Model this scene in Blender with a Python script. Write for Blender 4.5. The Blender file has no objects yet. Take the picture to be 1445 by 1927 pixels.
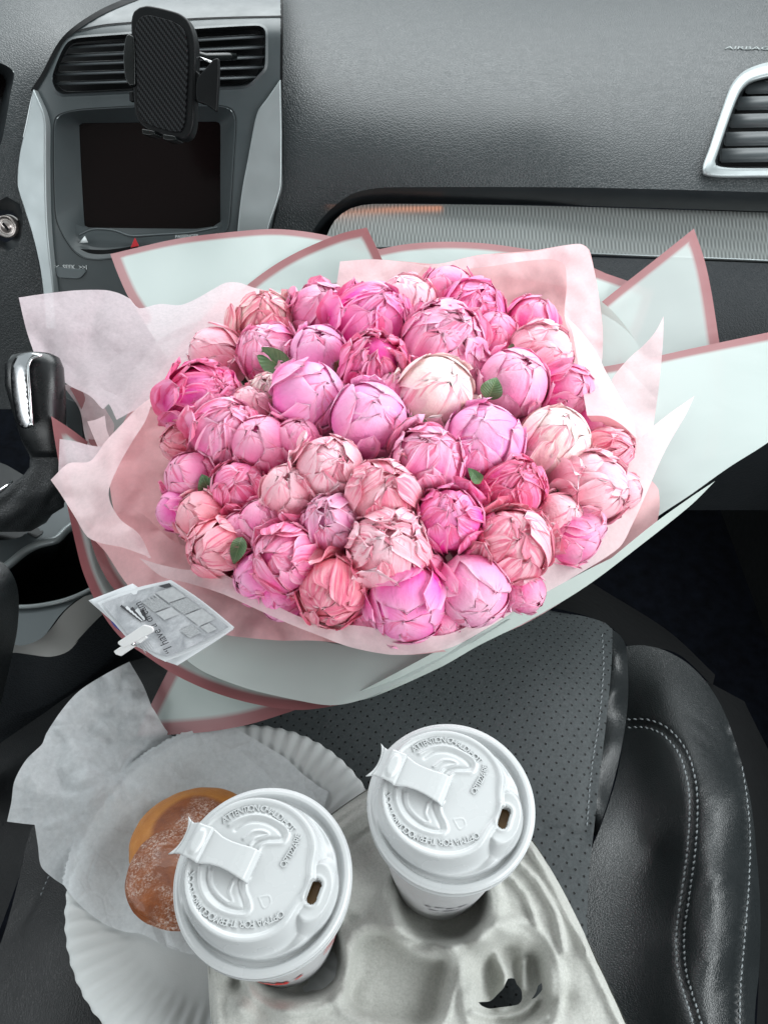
import bpy, bmesh, math, random
import numpy as np
from mathutils import Vector, Matrix, noise
from mathutils.geometry import delaunay_2d_cdt
R = math.radians
rnd = random.Random(7)

# ---------------------------------------------------------------- camera, world, lamps, exposure
sc = bpy.context.scene
W, H, FPX = 1445.0, 1927.0, 1447.0
CAMZ, PITCH = 0.56, R(50)
cam_d = bpy.data.cameras.new('camera')
cam = bpy.data.objects.new('camera', cam_d)
sc.collection.objects.link(cam)
cam.location = (0, 0, CAMZ)
cam.rotation_euler = (R(90) - PITCH, 0, 0)
cam_d.sensor_fit = 'VERTICAL'
cam_d.sensor_height = 36.0
cam_d.lens = 36.0 * FPX / H
cam_d.clip_start = 0.02
cam_d.clip_end = 100
sc.camera = cam

world = bpy.data.worlds.new('World')
sc.world = world
world.use_nodes = True
wn = world.node_tree.nodes
wbg = wn['Background']
wbg.inputs[0].default_value = (0.86, 0.97, 1.0, 1)
wbg.inputs[1].default_value = 0.72

def area_light(name, loc, target, size, size_y, power, color):
    d = bpy.data.lights.new(name, 'AREA')
    d.shape = 'RECTANGLE'
    d.size, d.size_y = size, size_y
    d.energy = power
    d.color = color
    o = bpy.data.objects.new(name, d)
    sc.collection.objects.link(o)
    o.location = loc
    o.rotation_euler = (Vector(target) - Vector(loc)).to_track_quat('-Z', 'Y').to_euler()
    return o
# daylight entering through the windscreen, the passenger side window and the driver side window
area_light('windscreen_light', (0.0, 1.32, 0.74), (0.0, 0.45, 0.05), 1.5, 0.75, 15.5, (0.95, 0.99, 1.0))
area_light('passenger_window_light', (0.72, 0.10, 0.58), (0.0, 0.30, 0.0), 1.2, 0.42, 9.5, (0.95, 0.99, 1.0))
area_light('driver_window_light', (-1.35, 0.1, 0.6), (0.0, 0.30, 0.0), 1.2, 0.42, 5.0, (0.95, 0.98, 1.0))

area_light('rear_window_light', (-0.25, -1.55, 0.62), (0.0, 0.35, 0.0), 1.3, 0.4, 7.0, (0.97, 0.99, 1.0))

sc.view_settings.view_transform = 'Standard'
sc.view_settings.look = 'None'
sc.view_settings.exposure = 0.28
sc.view_settings.gamma = 1.0
sc.cycles.max_bounces = 8
sc.cycles.transparent_max_bounces = 12

# ---------------------------------------------------------------- helpers
CP, SP = math.cos(PITCH), math.sin(PITCH)
def ray(px, py):
    u = (px - W / 2) / FPX
    v = (H / 2 - py) / FPX
    return Vector((u, CP + v * SP, -SP + v * CP))
def P(px, py, t):
    return Vector((0, 0, CAMZ)) + ray(px, py) * t
def tz(px, py, z):
    return (CAMZ - z) / -ray(px, py).z
def PZ(px, py, z):
    return P(px, py, tz(px, py, z))
def tplane(px, py, p0, n):
    d = ray(px, py)
    return (Vector(p0) - Vector((0, 0, CAMZ))).dot(n) / d.dot(n)
def rays(xy):
    u = (xy[:, 0] - W / 2) / FPX
    v = (H / 2 - xy[:, 1]) / FPX
    return np.stack([u, CP + v * SP, -SP + v * CP], 1)
def to_world(xy, t):
    p = rays(xy) * t[:, None]
    p[:, 2] += CAMZ
    return p

def link(o):
    sc.collection.objects.link(o)
    return o
def put(o, parent):
    link(o)
    if parent is not None:
        o.parent = parent
        o.matrix_parent_inverse = parent.matrix_basis.inverted()
    return o
def thing(name, label, cat, loc=(0, 0, 0), group=None):
    o = bpy.data.objects.new(name, None)
    o.empty_display_size = 0.02
    o.location = loc
    link(o)
    o['label'] = label
    o['category'] = cat
    if group: o['group'] = group
    return o
def tag(o, label=None, cat=None, group=None, kind=None):
    if label: o['label'] = label
    if cat: o['category'] = cat
    if group: o['group'] = group
    if kind: o['kind'] = kind
    return o
def mesh_obj(name, verts, faces, m, parent=None, smooth=True, attrs=None):
    me = bpy.data.meshes.new(name)
    me.from_pydata([tuple(v) for v in verts], [], [tuple(f) for f in faces])
    if smooth:
        me.shade_smooth()
    if attrs:
        for k, a in attrs.items():
            a = np.asarray(a, dtype=np.float32)
            if a.ndim == 1:
                at = me.attributes.new(k, 'FLOAT', 'POINT'); at.data.foreach_set('value', a)
            else:
                at = me.attributes.new(k, 'FLOAT_VECTOR', 'POINT'); at.data.foreach_set('vector', a.ravel())
    if m: me.materials.append(m)
    o = bpy.data.objects.new(name, me)
    return put(o, parent)
def bm_obj(name, bm, m, parent=None, smooth=True):
    me = bpy.data.meshes.new(name)
    bm.to_mesh(me); bm.free()
    if smooth: me.shade_smooth()
    if m: me.materials.append(m)
    o = bpy.data.objects.new(name, me)
    return put(o, parent)
def bevel(o, w, seg=2, ang=35):
    b = o.modifiers.new('bevel', 'BEVEL')
    b.width = w; b.segments = seg; b.limit_method = 'ANGLE'; b.angle_limit = R(ang)
    b.harden_normals = False
    wn_ = o.modifiers.new('wn', 'WEIGHTED_NORMAL'); wn_.keep_sharp = False
    return o
def solidify(o, th, offset=0):
    s = o.modifiers.new('solid', 'SOLIDIFY'); s.thickness = th; s.offset = offset
    return o

def parse(s):
    """'x,y x,yc x,yb' -> points; c marks a sharp corner, b marks that the edge starting there is bordered"""
    out = []
    for tok in s.split():
        c = b = False
        while tok[-1] in 'cb':
            if tok[-1] == 'c': c = True
            else: b = True
            tok = tok[:-1]
        x, y = tok.split(',')
        out.append((float(x), float(y), c, b))
    return out
def catmull(p0, p1, p2, p3, t):
    return 0.5 * ((2 * p1) + (-p0 + p2) * t + (2 * p0 - 5 * p1 + 4 * p2 - p3) * t * t + (-p0 + 3 * p1 - 3 * p2 + p3) * t ** 3)
def curve_pts(pts, step=8.0, closed=True):
    n = len(pts)
    res, bord = [], []
    rng = range(n) if closed else range(n - 1)
    for i in rng:
        a, b = pts[i], pts[(i + 1) % n]
        p1, p2 = np.array(a[:2]), np.array(b[:2])
        pa = pts[i - 1] if (closed or i > 0) else a
        pb = pts[(i + 2) % n] if (closed or i + 2 < n) else b
        p0 = p1 - (p2 - p1) if a[2] or (not closed and i == 0) else np.array(pa[:2])
        p3 = p2 + (p2 - p1) if b[2] or (not closed and i == n - 2) else np.array(pb[:2])
        # both ends sharp gives a straight line
        L = np.linalg.norm(p2 - p1)
        k = max(1, int(L / step))
        # limit tangents so uneven spacing does not overshoot
        d0 = np.linalg.norm(p1 - p0); d3 = np.linalg.norm(p3 - p2)
        if d0 > L: p0 = p1 - (p1 - p0) * L / d0
        if d3 > L: p3 = p2 + (p3 - p2) * L / d3
        for j in range(k):
            res.append(catmull(p0, p1, p2, p3, j / k)); bord.append(a[3])
    if not closed:
        res.append(np.array(pts[-1][:2])); bord.append(False)
    return np.array(res), bord
def line(s, step=8.0):
    return curve_pts(parse(s), step, False)[0]
def inside(px, py, poly):
    x, y = np.asarray(px), np.asarray(py)
    c = np.zeros(x.shape, bool)
    n = len(poly)
    j = n - 1
    for i in range(n):
        xi, yi = poly[i]; xj, yj = poly[j]
        if yi != yj:
            m = ((yi > y) != (yj > y)) & (x < (xj - xi) * (y - yi) / (yj - yi) + xi)
            c ^= m
        j = i
    return c
def tps(ctrl):
    c = np.array([[a[0], a[1]] for a in ctrl]) / 1000.0
    z = np.array([a[2] for a in ctrl])
    n = len(c)
    if n < 3:
        return lambda xy: np.full(len(xy), z.mean())
    def U(r2):
        return 0.5 * r2 * np.log(r2 + 1e-12)
    d2 = ((c[:, None] - c[None]) ** 2).sum(-1)
    K = U(d2) + np.eye(n) * 1e-5
    A = np.zeros((n + 3, n + 3)); A[:n, :n] = K
    A[:n, n] = 1; A[:n, n + 1:] = c; A[n, :n] = 1; A[n + 1:, :n] = c.T
    w = np.linalg.solve(A, np.concatenate([z, np.zeros(3)]))
    def f(xy):
        q = np.asarray(xy) / 1000.0
        d = ((q[:, None] - c[None]) ** 2).sum(-1)
        return U(d) @ w[:n] + w[n] + q @ w[n + 1:]
    return f
def ctrl_t(s):
    return tps([tuple(float(v) for v in k.split(',')) for k in s.split()])
def ctrl_z(s):
    f = tps([tuple(float(v) for v in k.split(',')) for k in s.split()])
    def g(xy):
        z = f(xy)
        return (CAMZ - z) / -rays(np.asarray(xy))[:, 2]
    return g
def fractal(p, scale, octaves=3, seed=0.0):
    return noise.fractal((p[0] * scale + seed, p[1] * scale - seed, seed * 1.7), 0.9, 2.1, octaves)
def crease(V, size, seed, amp):
    return -amp * 2 * np.abs(np.array([noise.noise((p[0] / size, p[1] / size, seed)) for p in V]))
def dist_poly(xy, pl):
    """distance of each point to an open polyline, any dimension"""
    best = np.full(len(xy), 1e9)
    for a, b in zip(pl[:-1], pl[1:]):
        ab = b - a
        t = np.clip(((xy - a) @ ab) / max(ab @ ab, 1e-12), 0, 1)
        d = np.linalg.norm(xy - (a + t[:, None] * ab), axis=1)
        best = np.minimum(best, d)
    return best

def sheet(name, outline, depth, m, parent=None, step=11.0, wr=None, holes=(), disp=None, thick=0, keep_edge=0.0):
    """A surface with real depth: an outline seen along the rays of the view, each point carried to its own distance."""
    pts = parse(outline) if isinstance(outline, str) else outline
    ol, bd = curve_pts(pts, step, True)
    verts = [Vector(p) for p in ol]
    edges = [(i, (i + 1) % len(ol)) for i in range(len(ol))]
    hs = []
    for h in holes:
        hl, _ = curve_pts(parse(h), step, True)
        k = len(verts)
        verts += [Vector(p) for p in hl]
        edges += [(k + i, k + (i + 1) % len(hl)) for i in range(len(hl))]
        hs.append(hl)
    x0, y0 = ol.min(0); x1, y1 = ol.max(0)
    gx, gy = np.meshgrid(np.arange(x0, x1, step), np.arange(y0, y1, step * 0.87))
    gx = gx + (np.arange(gx.shape[0]) % 2)[:, None] * step * 0.5
    g = np.stack([gx.ravel(), gy.ravel()], 1)
    g = g[inside(g[:, 0], g[:, 1], ol)]
    close = np.concatenate([ol, ol[:1]])
    g = g[dist_poly(g, close) > step * 0.45]
    for hl in hs:
        g = g[~inside(g[:, 0], g[:, 1], hl)]
        g = g[dist_poly(g, np.concatenate([hl, hl[:1]])) > step * 0.45]
    verts += [Vector(p) for p in g]
    r = delaunay_2d_cdt(verts, edges, [], 1, 1e-4)
    V = np.array([tuple(v) for v in r[0]])
    Fc = [f for f in r[2]]
    if hs:
        cen = np.array([V[list(f)].mean(0) for f in Fc])
        bad = np.zeros(len(Fc), bool)
        for hl in hs: bad |= inside(cen[:, 0], cen[:, 1], hl)
        Fc = [f for f, b in zip(Fc, bad) if not b]
    t = depth(V)
    if wr:
        amp, scl, seed = wr[:3]
        nz = np.array([fractal((p[0] / 100, p[1] / 100), scl, 3, seed) for p in V])
        if len(wr) > 3 and wr[3] == 'fold':
            nz = 1 - 2.2 * np.abs(nz)
        t = t + nz * amp
    if disp is not None:
        t = t + disp(V)
    wv = to_world(V, t)
    attrs = {}
    ed = np.full(len(V), 1.0)
    n = len(ol)
    if any(bd):
        ot = depth(ol)
        ow = to_world(ol, ot)
        base = to_world(V, depth(V))
        i = 0
        segs = []
        for i in range(n):
            if bd[i]: segs.append((ow[i], ow[(i + 1) % n]))
        for a, b in segs:
            ab = b - a
            tt = np.clip(((base - a) @ ab) / max(ab @ ab, 1e-12), 0, 1)
            ed = np.minimum(ed, np.linalg.norm(base - (a + tt[:, None] * ab), axis=1))
    attrs['edge'] = ed
    Fc = [tuple(reversed(f)) for f in Fc]
    o = mesh_obj(name, wv, Fc, m, parent, True, attrs)
    # face the viewer
    if thick: solidify(o, thick, -1 if False else 0)
    return o

def ring(name, outer, inner, d_out, d_in, m, parent=None, rows=4, step=8.0, curve=1.0):
    """A band between two closed outlines, each at its own distance."""
    def resample(pl, k):
        c = np.concatenate([pl, pl[:1]])
        L = np.concatenate([[0], np.cumsum(np.linalg.norm(np.diff(c, axis=0), axis=1))])
        s = np.linspace(0, L[-1], k, endpoint=False)
        return np.stack([np.interp(s, L, c[:, 0]), np.interp(s, L, c[:, 1])], 1)
    o_, _ = curve_pts(parse(outer), step, True); i_, _ = curve_pts(parse(inner), step, True)
    k = len(o_)
    # match by angle about centre
    A = resample(o_, k); B = resample(i_, 4 * k)
    Bm = []
    cen = i_.mean(0); cA = o_.mean(0)
    hA = (o_.max(0) - o_.min(0)) / 2; hB = (i_.max(0) - i_.min(0)) / 2
    An = (A - cA) / hA; Bn = (B - cen) / hB
    aA = np.arctan2(An[:, 1], An[:, 0]); aB = np.arctan2(Bn[:, 1], Bn[:, 0])
    for a in aA:
        d = np.abs(np.angle(np.exp(1j * (aB - a))))
        Bm.append(B[int(d.argmin())])
    Bm = np.array(Bm)
    vs = []
    tA = d_out(A); tB = d_in(Bm)
    WA = to_world(A, tA); WB = to_world(Bm, tB)
    for r_ in range(rows + 1):
        f = r_ / rows
        vs.append(WA * (1 - f) + WB * f)
    vs = np.concatenate(vs)
    fs = []
    for r_ in range(rows):
        for i in range(k):
            a = r_ * k + i; b = r_ * k + (i + 1) % k
            fs.append((a, b, b + k, a + k))
    return mesh_obj(name, vs, fs, m, parent)

def plate(name, outline, depth, m, parent=None, thick=0.01, bev=0.001, step=10.0, off=0.0, seg=2):
    """A solid plate: front outline at its distance, extruded away from the view."""
    ol, _ = curve_pts(parse(outline), step, True)
    t = depth(ol) + off
    f = to_world(ol, t)
    c = f.mean(0)
    nrm = np.zeros(3)
    for i in range(len(f)):
        nrm += np.cross(f[i] - c, f[(i + 1) % len(f)] - c)
    nrm /= np.linalg.norm(nrm)
    if nrm @ (np.array([0, 0, CAMZ]) - c) < 0: nrm = -nrm
    b = f - nrm * thick
    n = len(f)
    vs = np.concatenate([f, b])
    fs = [tuple(range(n)), tuple(range(2 * n - 1, n - 1, -1))]
    fs += [((i + 1) % n, i, n + i, n + (i + 1) % n) for i in range(n)]
    bm = bmesh.new()
    bv = [bm.verts.new(v) for v in vs]
    for q in fs:
        try: bm.faces.new([bv[i] for i in q])
        except ValueError: pass
    bmesh.ops.recalc_face_normals(bm, faces=bm.faces)
    o = bm_obj(name, bm, m, parent)
    if bev: bevel(o, bev, seg)
    return o

def tube_mesh(pts, radii, n=12, cap=True, flat=None):
    """verts, faces of a tube through 3-D points; flat=(axis vector, factor) squashes the section"""
    pts = [Vector(p) for p in pts]
    vs, fs = [], []
    up = Vector((0, 0, 1))
    prev = None
    for i, p in enumerate(pts):
        d = (pts[min(i + 1, len(pts) - 1)] - pts[max(i - 1, 0)]).normalized()
        if prev is None:
            a = d.cross(up)
            if a.length < 0.05: a = d.cross(Vector((0, 1, 0)))
        else:
            a = prev - d * prev.dot(d)
        a.normalize(); b = d.cross(a); prev = a
        r = radii[i] if hasattr(radii, '__len__') else radii
        for k in range(n):
            an = 2 * math.pi * k / n
            vs.append(p + (a * math.cos(an) + b * math.sin(an)) * r)
    m = len(pts)
    for i in range(m - 1):
        for k in range(n):
            fs.append((i * n + k, i * n + (k + 1) % n, (i + 1) * n + (k + 1) % n, (i + 1) * n + k))
    if cap:
        fs.append(tuple(range(n - 1, -1, -1))); fs.append(tuple((m - 1) * n + k for k in range(n)))
    return vs, fs
def tube(name, pts, radii, m, parent=None, n=12):
    v, f = tube_mesh(pts, radii, n)
    return mesh_obj(name, v, f, m, parent)
def lathe(name, prof, m, parent=None, n=64, loc=(0, 0, 0), rot=None):
    vs, fs = [], []
    for r_, z in prof:
        for k in range(n):
            a = 2 * math.pi * k / n
            v = Vector((r_ * math.cos(a), r_ * math.sin(a), z))
            if rot is not None: v = rot @ v
            vs.append(v + Vector(loc))
    for i in range(len(prof) - 1):
        for k in range(n):
            fs.append((i * n + k, i * n + (k + 1) % n, (i + 1) * n + (k + 1) % n, (i + 1) * n + k))
    return mesh_obj(name, vs, fs, m, parent)

def text_mesh(s, size, extrude=0.0002, shear=0.0, bold=0.0):
    """list of (verts, faces) centred text in the XY plane plus its width"""
    cu = bpy.data.curves.new('txt', 'FONT')
    cu.body = s; cu.size = size; cu.extrude = extrude; cu.align_x = 'CENTER'; cu.align_y = 'CENTER'
    cu.shear = shear; cu.offset = bold; cu.resolution_u = 3
    o = bpy.data.objects.new('txt', cu)
    link(o)
    dg = bpy.context.evaluated_depsgraph_get()
    ev = o.evaluated_get(dg)
    me = ev.to_mesh()
    vs = [v.co.copy() for v in me.vertices]; fs = [tuple(p.vertices) for p in me.polygons]
    ev.to_mesh_clear()
    bpy.data.objects.remove(o); bpy.data.curves.remove(cu)
    return vs, fs
def frame_at(px, py, depth, ang=0.0):
    """4x4 frame lying on a surface: x along the picture's rightward direction turned by ang, z out to the view"""
    f = lambda a, b: Vector(to_world(np.array([[a, b]]), depth(np.array([[a, b]])))[0])
    o = f(px, py)
    x = (f(px + 4 * math.cos(ang), py - 4 * math.sin(ang)) - o).normalized()
    y = (f(px + 4 * math.sin(ang), py - 4 * math.cos(ang) * 1.0) - o)
    y = (f(px - 4 * math.sin(ang), py - 4 * math.cos(ang)) - o).normalized()
    z = x.cross(y).normalized()
    y = z.cross(x)
    return Matrix(((x.x, y.x, z.x, o.x), (x.y, y.y, z.y, o.y), (x.z, y.z, z.z, o.z), (0, 0, 0, 1)))
def text_on(name, s, px, py, hpx, depth, m, parent, ang=0.0, lift=0.0006, shear=0.0, ext=0.0002, sx=1.0, bold=0.0):
    M = frame_at(px, py, depth, ang)
    t = float(depth(np.array([[px, py]]))[0])
    size = hpx * t / FPX * 1.4
    vs, fs = text_mesh(s, size, ext, shear, bold)
    vs = [M @ Vector((v.x * sx, v.y, v.z + lift)) for v in vs]
    return mesh_obj(name, vs, fs, m, parent, False)

# ---------------------------------------------------------------- materials
class NT:
    def __init__(self, name):
        self.m = bpy.data.materials.new(name); self.m.use_nodes = True
        self.t = self.m.node_tree
        self.b = self.t.nodes['Principled BSDF']
        self.out = self.t.nodes['Material Output']
    def n(self, kind, **kw):
        nd = self.t.nodes.new(kind)
        for k, v in kw.items():
            if k.startswith('i_'):
                nd.inputs[k[2:].replace('_', ' ')].default_value = v
            else: setattr(nd, k, v)
        return nd
    def l(self, a, b): self.t.links.new(a, b)
    def coord(self): 
        return self.n('ShaderNodeTexCoord').outputs['Object']
    def math(self, op, a, b=None, clamp=False):
        nd = self.n('ShaderNodeMath', operation=op); nd.use_clamp = clamp
        for i, v in enumerate([a, b]):
            if v is None: continue
            if isinstance(v, (int, float)): nd.inputs[i].default_value = v
            else: self.l(v, nd.inputs[i])
        return nd.outputs[0]
    def ramp(self, fac, stops, interp='LINEAR'):
        nd = self.n('ShaderNodeValToRGB'); cr = nd.color_ramp; cr.interpolation = interp
        while len(cr.elements) > 1: cr.elements.remove(cr.elements[-1])
        for i, (p, c) in enumerate(stops):
            e = cr.elements[0] if i == 0 else cr.elements.new(p)
            e.position = p
            if not hasattr(c, '__len__'): c = (c, c, c)
            e.color = (*c[:3], 1)
        self.l(fac, nd.inputs[0]); return nd.outputs[0]
    def mix(self, fac, a, b):
        nd = self.n('ShaderNodeMix', data_type='RGBA')
        for i, v in ((0, fac), (6, a), (7, b)):
            if isinstance(v, (int, float)): nd.inputs[i].default_value = v
            elif isinstance(v, tuple): nd.inputs[i].default_value = (*v[:3], 1)
            else: self.l(v, nd.inputs[i])
        return nd.outputs[2]
    def noise(self, vec, scale, detail=3, rough=0.55, dist=0.0):
        nd = self.n('ShaderNodeTexNoise'); nd.inputs['Scale'].default_value = scale
        nd.inputs['Detail'].default_value = detail; nd.inputs['Roughness'].default_value = rough
        nd.inputs['Distortion'].default_value = dist
        if vec is not None: self.l(vec, nd.inputs['Vector'])
        return nd.outputs[0]
    def voro(self, vec, scale, feature='F1', rand=1.0):
        nd = self.n('ShaderNodeTexVoronoi', feature=feature); nd.inputs['Scale'].default_value = scale
        nd.inputs['Randomness'].default_value = rand
        if vec is not None: self.l(vec, nd.inputs['Vector'])
        return nd.outputs[0]
    def bump(self, h, strength, dist=0.001, prev=None):
        nd = self.n('ShaderNodeBump'); nd.inputs['Strength'].default_value = strength; nd.inputs['Distance'].default_value = dist
        self.l(h, nd.inputs['Height'])
        if prev is not None: self.l(prev, nd.inputs['Normal'])
        return nd.outputs[0]
    def set(self, col=None, rough=None, metal=None, spec=None, coat=None, sheen=None):
        b = self.b
        def s(k, v):
            if v is None: return
            if isinstance(v, (int, float)): b.inputs[k].default_value = v
            elif isinstance(v, tuple): b.inputs[k].default_value = (*v[:3], 1)
            else: self.l(v, b.inputs[k])
        s('Base Color', col); s('Roughness', rough); s('Metallic', metal); s('Specular IOR Level', spec); s('Coat Weight', coat); s('Sheen Weight', sheen)
        return self

def simple(name, col, rough=0.5, metal=0.0, spec=0.5, var=0.12, scale=40.0, bumps=0.0, bscale=600):
    n = NT(name); c = n.coord()
    f = n.noise(c, scale, 4)
    dark = tuple(v * (1 - var) for v in col); lite = tuple(min(1, v * (1 + var)) for v in col)
    n.set(n.ramp(f, [(0.3, dark), (0.7, lite)]), rough, metal, spec)
    rr = n.ramp(n.noise(c, scale * 2.3, 3), [(0.3, max(0.02, rough - 0.06)), (0.7, min(1, rough + 0.06))])
    n.l(rr, n.b.inputs['Roughness'])
    if bumps:
        n.l(n.bump(n.noise(c, bscale, 3), bumps, 0.0004), n.b.inputs['Normal'])
    return n.m
def leather(name, col, rough, scale, strength, big=0.0, spec=0.5):
    n = NT(name); c = n.coord()
    w = n.n('ShaderNodeMapping'); n.l(c, w.inputs[0])
    warp = n.n('ShaderNodeTexNoise'); warp.inputs['Scale'].default_value = scale * 0.5; n.l(c, warp.inputs[0])
    add = n.n('ShaderNodeMixRGB', blend_type='ADD'); add.inputs[0].default_value = 0.6 / scale * 2
    n.l(c, add.inputs[1]); n.l(warp.outputs[1], add.inputs[2])
    v = n.voro(add.outputs[0], scale, 'DISTANCE_TO_EDGE')
    h = n.ramp(v, [(0.0, 0.0), (0.18, 0.8), (0.5, 1.0)])
    nb = n.bump(h, strength, 0.0005)
    if big:
        nb = n.bump(n.noise(c, 28, 4, 0.6, 0.4), big, 0.004, nb)
    n.l(nb, n.b.inputs['Normal'])
    f = n.noise(c, 9, 4)
    n.set(n.ramp(f, [(0.3, tuple(a * 0.94 for a in col)), (0.7, tuple(a * 1.06 for a in col))]), None, 0.0, spec)
    n.l(n.ramp(n.noise(c, 60, 4), [(0.3, rough - 0.02), (0.7, rough + 0.03)]), n.b.inputs['Roughness'])
    return n.m
# ================================================================ car materials
M_dash = leather('dash_grain', (0.019, 0.0235, 0.0255), 0.44, 300, 0.6, spec=0.5)
M_dash_low = leather('lower_dash_grain', (0.014, 0.017, 0.020), 0.55, 300, 0.55, spec=0.4)
M_stack = simple('stack_plastic', (0.040, 0.050, 0.053), 0.42, 0, 0.5, 0.06, 20, 0.1, 1500)
M_stack_dark = simple('dark_plastic', (0.014, 0.017, 0.019), 0.38, 0, 0.5, 0.1, 30, 0.1, 1500)
M_black = simple('black_plastic', (0.006, 0.007, 0.008), 0.35, 0, 0.5, 0.1, 30)
M_void = simple('unlit_cavity', (0.003, 0.0035, 0.004), 0.8, 0, 0.2, 0.1, 30)
M_silver = simple('satin_silver', (0.30, 0.33, 0.335), 0.42, 0.55, 0.5, 0.03, 12)
M_chrome = simple('chrome', (0.75, 0.76, 0.77), 0.08, 1.0, 0.5, 0.02, 12)
M_warmgrey = simple('warm_grey_console_trim', (0.26, 0.26, 0.25), 0.42, 0.35, 0.5, 0.04, 12)
M_console_grey = simple('slate_console_plate', (0.085, 0.10, 0.105), 0.4, 0.2, 0.5, 0.05, 14)
M_print = simple('pale_print', (0.55, 0.58, 0.58), 0.6)
M_print_dim = simple('dim_print', (0.20, 0.22, 0.22), 0.6)
M_red = simple('red_hazard_print', (0.45, 0.012, 0.02), 0.4)
M_slat = simple('vent_slat_plastic', (0.07, 0.08, 0.085), 0.36, 0, 0.5, 0.06, 20)
M_slat_big = simple('vent_slat_soft_plastic', (0.05, 0.058, 0.062), 0.4, 0, 0.5, 0.06, 20)
M_carpet = simple('footwell_carpet', (0.003, 0.004, 0.007), 0.95, 0, 0.1, 0.5, 60, 0.5, 900)
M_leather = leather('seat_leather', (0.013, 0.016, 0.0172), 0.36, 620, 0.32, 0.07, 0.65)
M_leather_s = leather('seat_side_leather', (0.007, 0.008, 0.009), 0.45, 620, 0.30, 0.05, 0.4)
M_boot = leather('boot_leather', (0.022, 0.025, 0.027), 0.45, 500, 0.5, 0.5, 0.5)
M_stitch = simple('grey_thread', (0.22, 0.24, 0.25), 0.8, 0, 0.2, 0.1, 200)
M_glosskey = simple('worn_nickel', (0.42, 0.38, 0.36), 0.3, 0.9, 0.5, 0.2, 90)

# screen: near black glass
def screen_mat():
    n = NT('screen_glass'); 
    n.set((0.005, 0.003, 0.003), 0.18, 0, 0.22)
    return n.m
M_screen = screen_mat()
# knurled aluminium strip, with fine raised studs
def strip_mat():
    n = NT('knurled_strip'); c = n.coord()
    s = n.n('ShaderNodeSeparateXYZ'); n.l(c, s.inputs[0])
    k = 1420.0
    a = n.math('SINE', n.math('MULTIPLY', s.outputs[0], k))
    yz = n.math('ADD', s.outputs[1], s.outputs[2])
    b = n.math('SINE', n.math('MULTIPLY', n.math('SUBTRACT', s.outputs[2], n.math('MULTIPLY', s.outputs[1], 0.4)), k * 1.1))
    h = n.math('MULTIPLY', a, b)
    hh = n.math('ADD', n.math('MULTIPLY', h, 0.5), 0.5)
    col = n.ramp(hh, [(0.2, (0.13, 0.14, 0.135)), (0.8, (0.25, 0.265, 0.26))])
    n.set(col, 0.45, 0.45, 0.5)
    n.l(n.bump(hh, 0.5, 0.0006), n.b.inputs['Normal'])
    return n.m
M_strip = strip_mat()

# ================================================================ dashboard
STP = Vector(P(285, 330, 0.90)); STN = Vector((0, -math.cos(R(35)), math.sin(R(35))))
def stack_t(xy):
    xy = np.asarray(xy, float)
    d = rays(xy); n = np.array(STN)
    t = ((np.array(STP) - np.array([0, 0, CAMZ])) @ n) / (d @ n)
    up = np.maximum(0, 70 - xy[:, 1])
    t = t + 0.00001 * up ** 2
    side = np.maximum(0, 120 - xy[:, 0]) ; t = t + 0.0000025 * side ** 2
    return t
def offs(f, d): return lambda xy: f(xy) + d

dash = thing('dashboard', 'black grained dashboard with silver trim, blank display and air vents ahead of the bouquet', 'dashboard', (0, 0.95, 0))
# airbag panel
dash_t = ctrl_t('530,-150,1.18 1000,-150,1.22 1600,-150,1.22 530,-20,1.03 1000,-20,1.07 1600,-20,1.06 530,60,.965 1000,60,.985 1600,60,.98 '
                '530,130,.925 1000,130,.935 1600,130,.93 530,220,.905 700,220,.895 1000,220,.895 1600,220,.89 530,350,.915 640,350,.91 1000,350,.895 1600,360,.885 '
                '530,500,.95 600,440,.94 560,600,.98')
lip = '575,470 590,432 618,398 660,366 710,354 800,352 1100,353 1445,362 1620,368'
rvo_ = '1330,332 1343,281 1365,213 1382,170 1402,148 1442,134 1595,124 1595,331 1445,327'
sheet('airbag_panel', '531,-160c 531,200 530,330 512,420 495,470c 575,470c ' + lip[8:].replace('1620,368', '1620,368c') + ' 1620,-160c',
      dash_t, M_dash, dash, 16, None, (rvo_,))
# bevelled lip into the recess, drawn as a strip between two lines
def band(name, la, lb, fa, fb, m, parent, rows=4, step=9, bulge=0.0):
    a = line(la, step); b = line(lb, step)
    k = max(len(a), len(b))
    def rs(p):
        L = np.concatenate([[0], np.cumsum(np.linalg.norm(np.diff(p, axis=0), axis=1))]); s = np.linspace(0, L[-1], k)
        return np.stack([np.interp(s, L, p[:, 0]), np.interp(s, L, p[:, 1])], 1)
    a, b = rs(a), rs(b)
    A = to_world(a, fa(a)); B = to_world(b, fb(b))
    vs = []
    for r_ in range(rows + 1):
        f = r_ / rows
        pnt = A * (1 - f) + B * f
        if bulge:
            d = pnt - np.array([0, 0, CAMZ]); d /= np.linalg.norm(d, axis=1)[:, None]
            pnt = pnt - d * bulge * math.sin(math.pi * f)
        vs.append(pnt)
    vs = np.concatenate(vs)
    fs = [(r_ * k + i, r_ * k + i + 1, (r_ + 1) * k + i + 1, (r_ + 1) * k + i) for r_ in range(rows) for i in range(k - 1)]
    return mesh_obj(name, vs, fs, m, parent)
lip_in = '606,470 622,432 645,402 680,386 740,383 1000,385 1445,398 1620,404'
band('recess_lip', lip, lip_in, offs(dash_t, 0.0), offs(dash_t, 0.03), M_stack_dark, dash, 6, 9, 0.004)
strip_t = offs(dash_t, 0.028)
strip_d = ctrl_t('610,440,.925 700,384,.925 1000,384,.922 1620,404,.912 700,470,.915 1100,478,.908 1620,500,.90')
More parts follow.
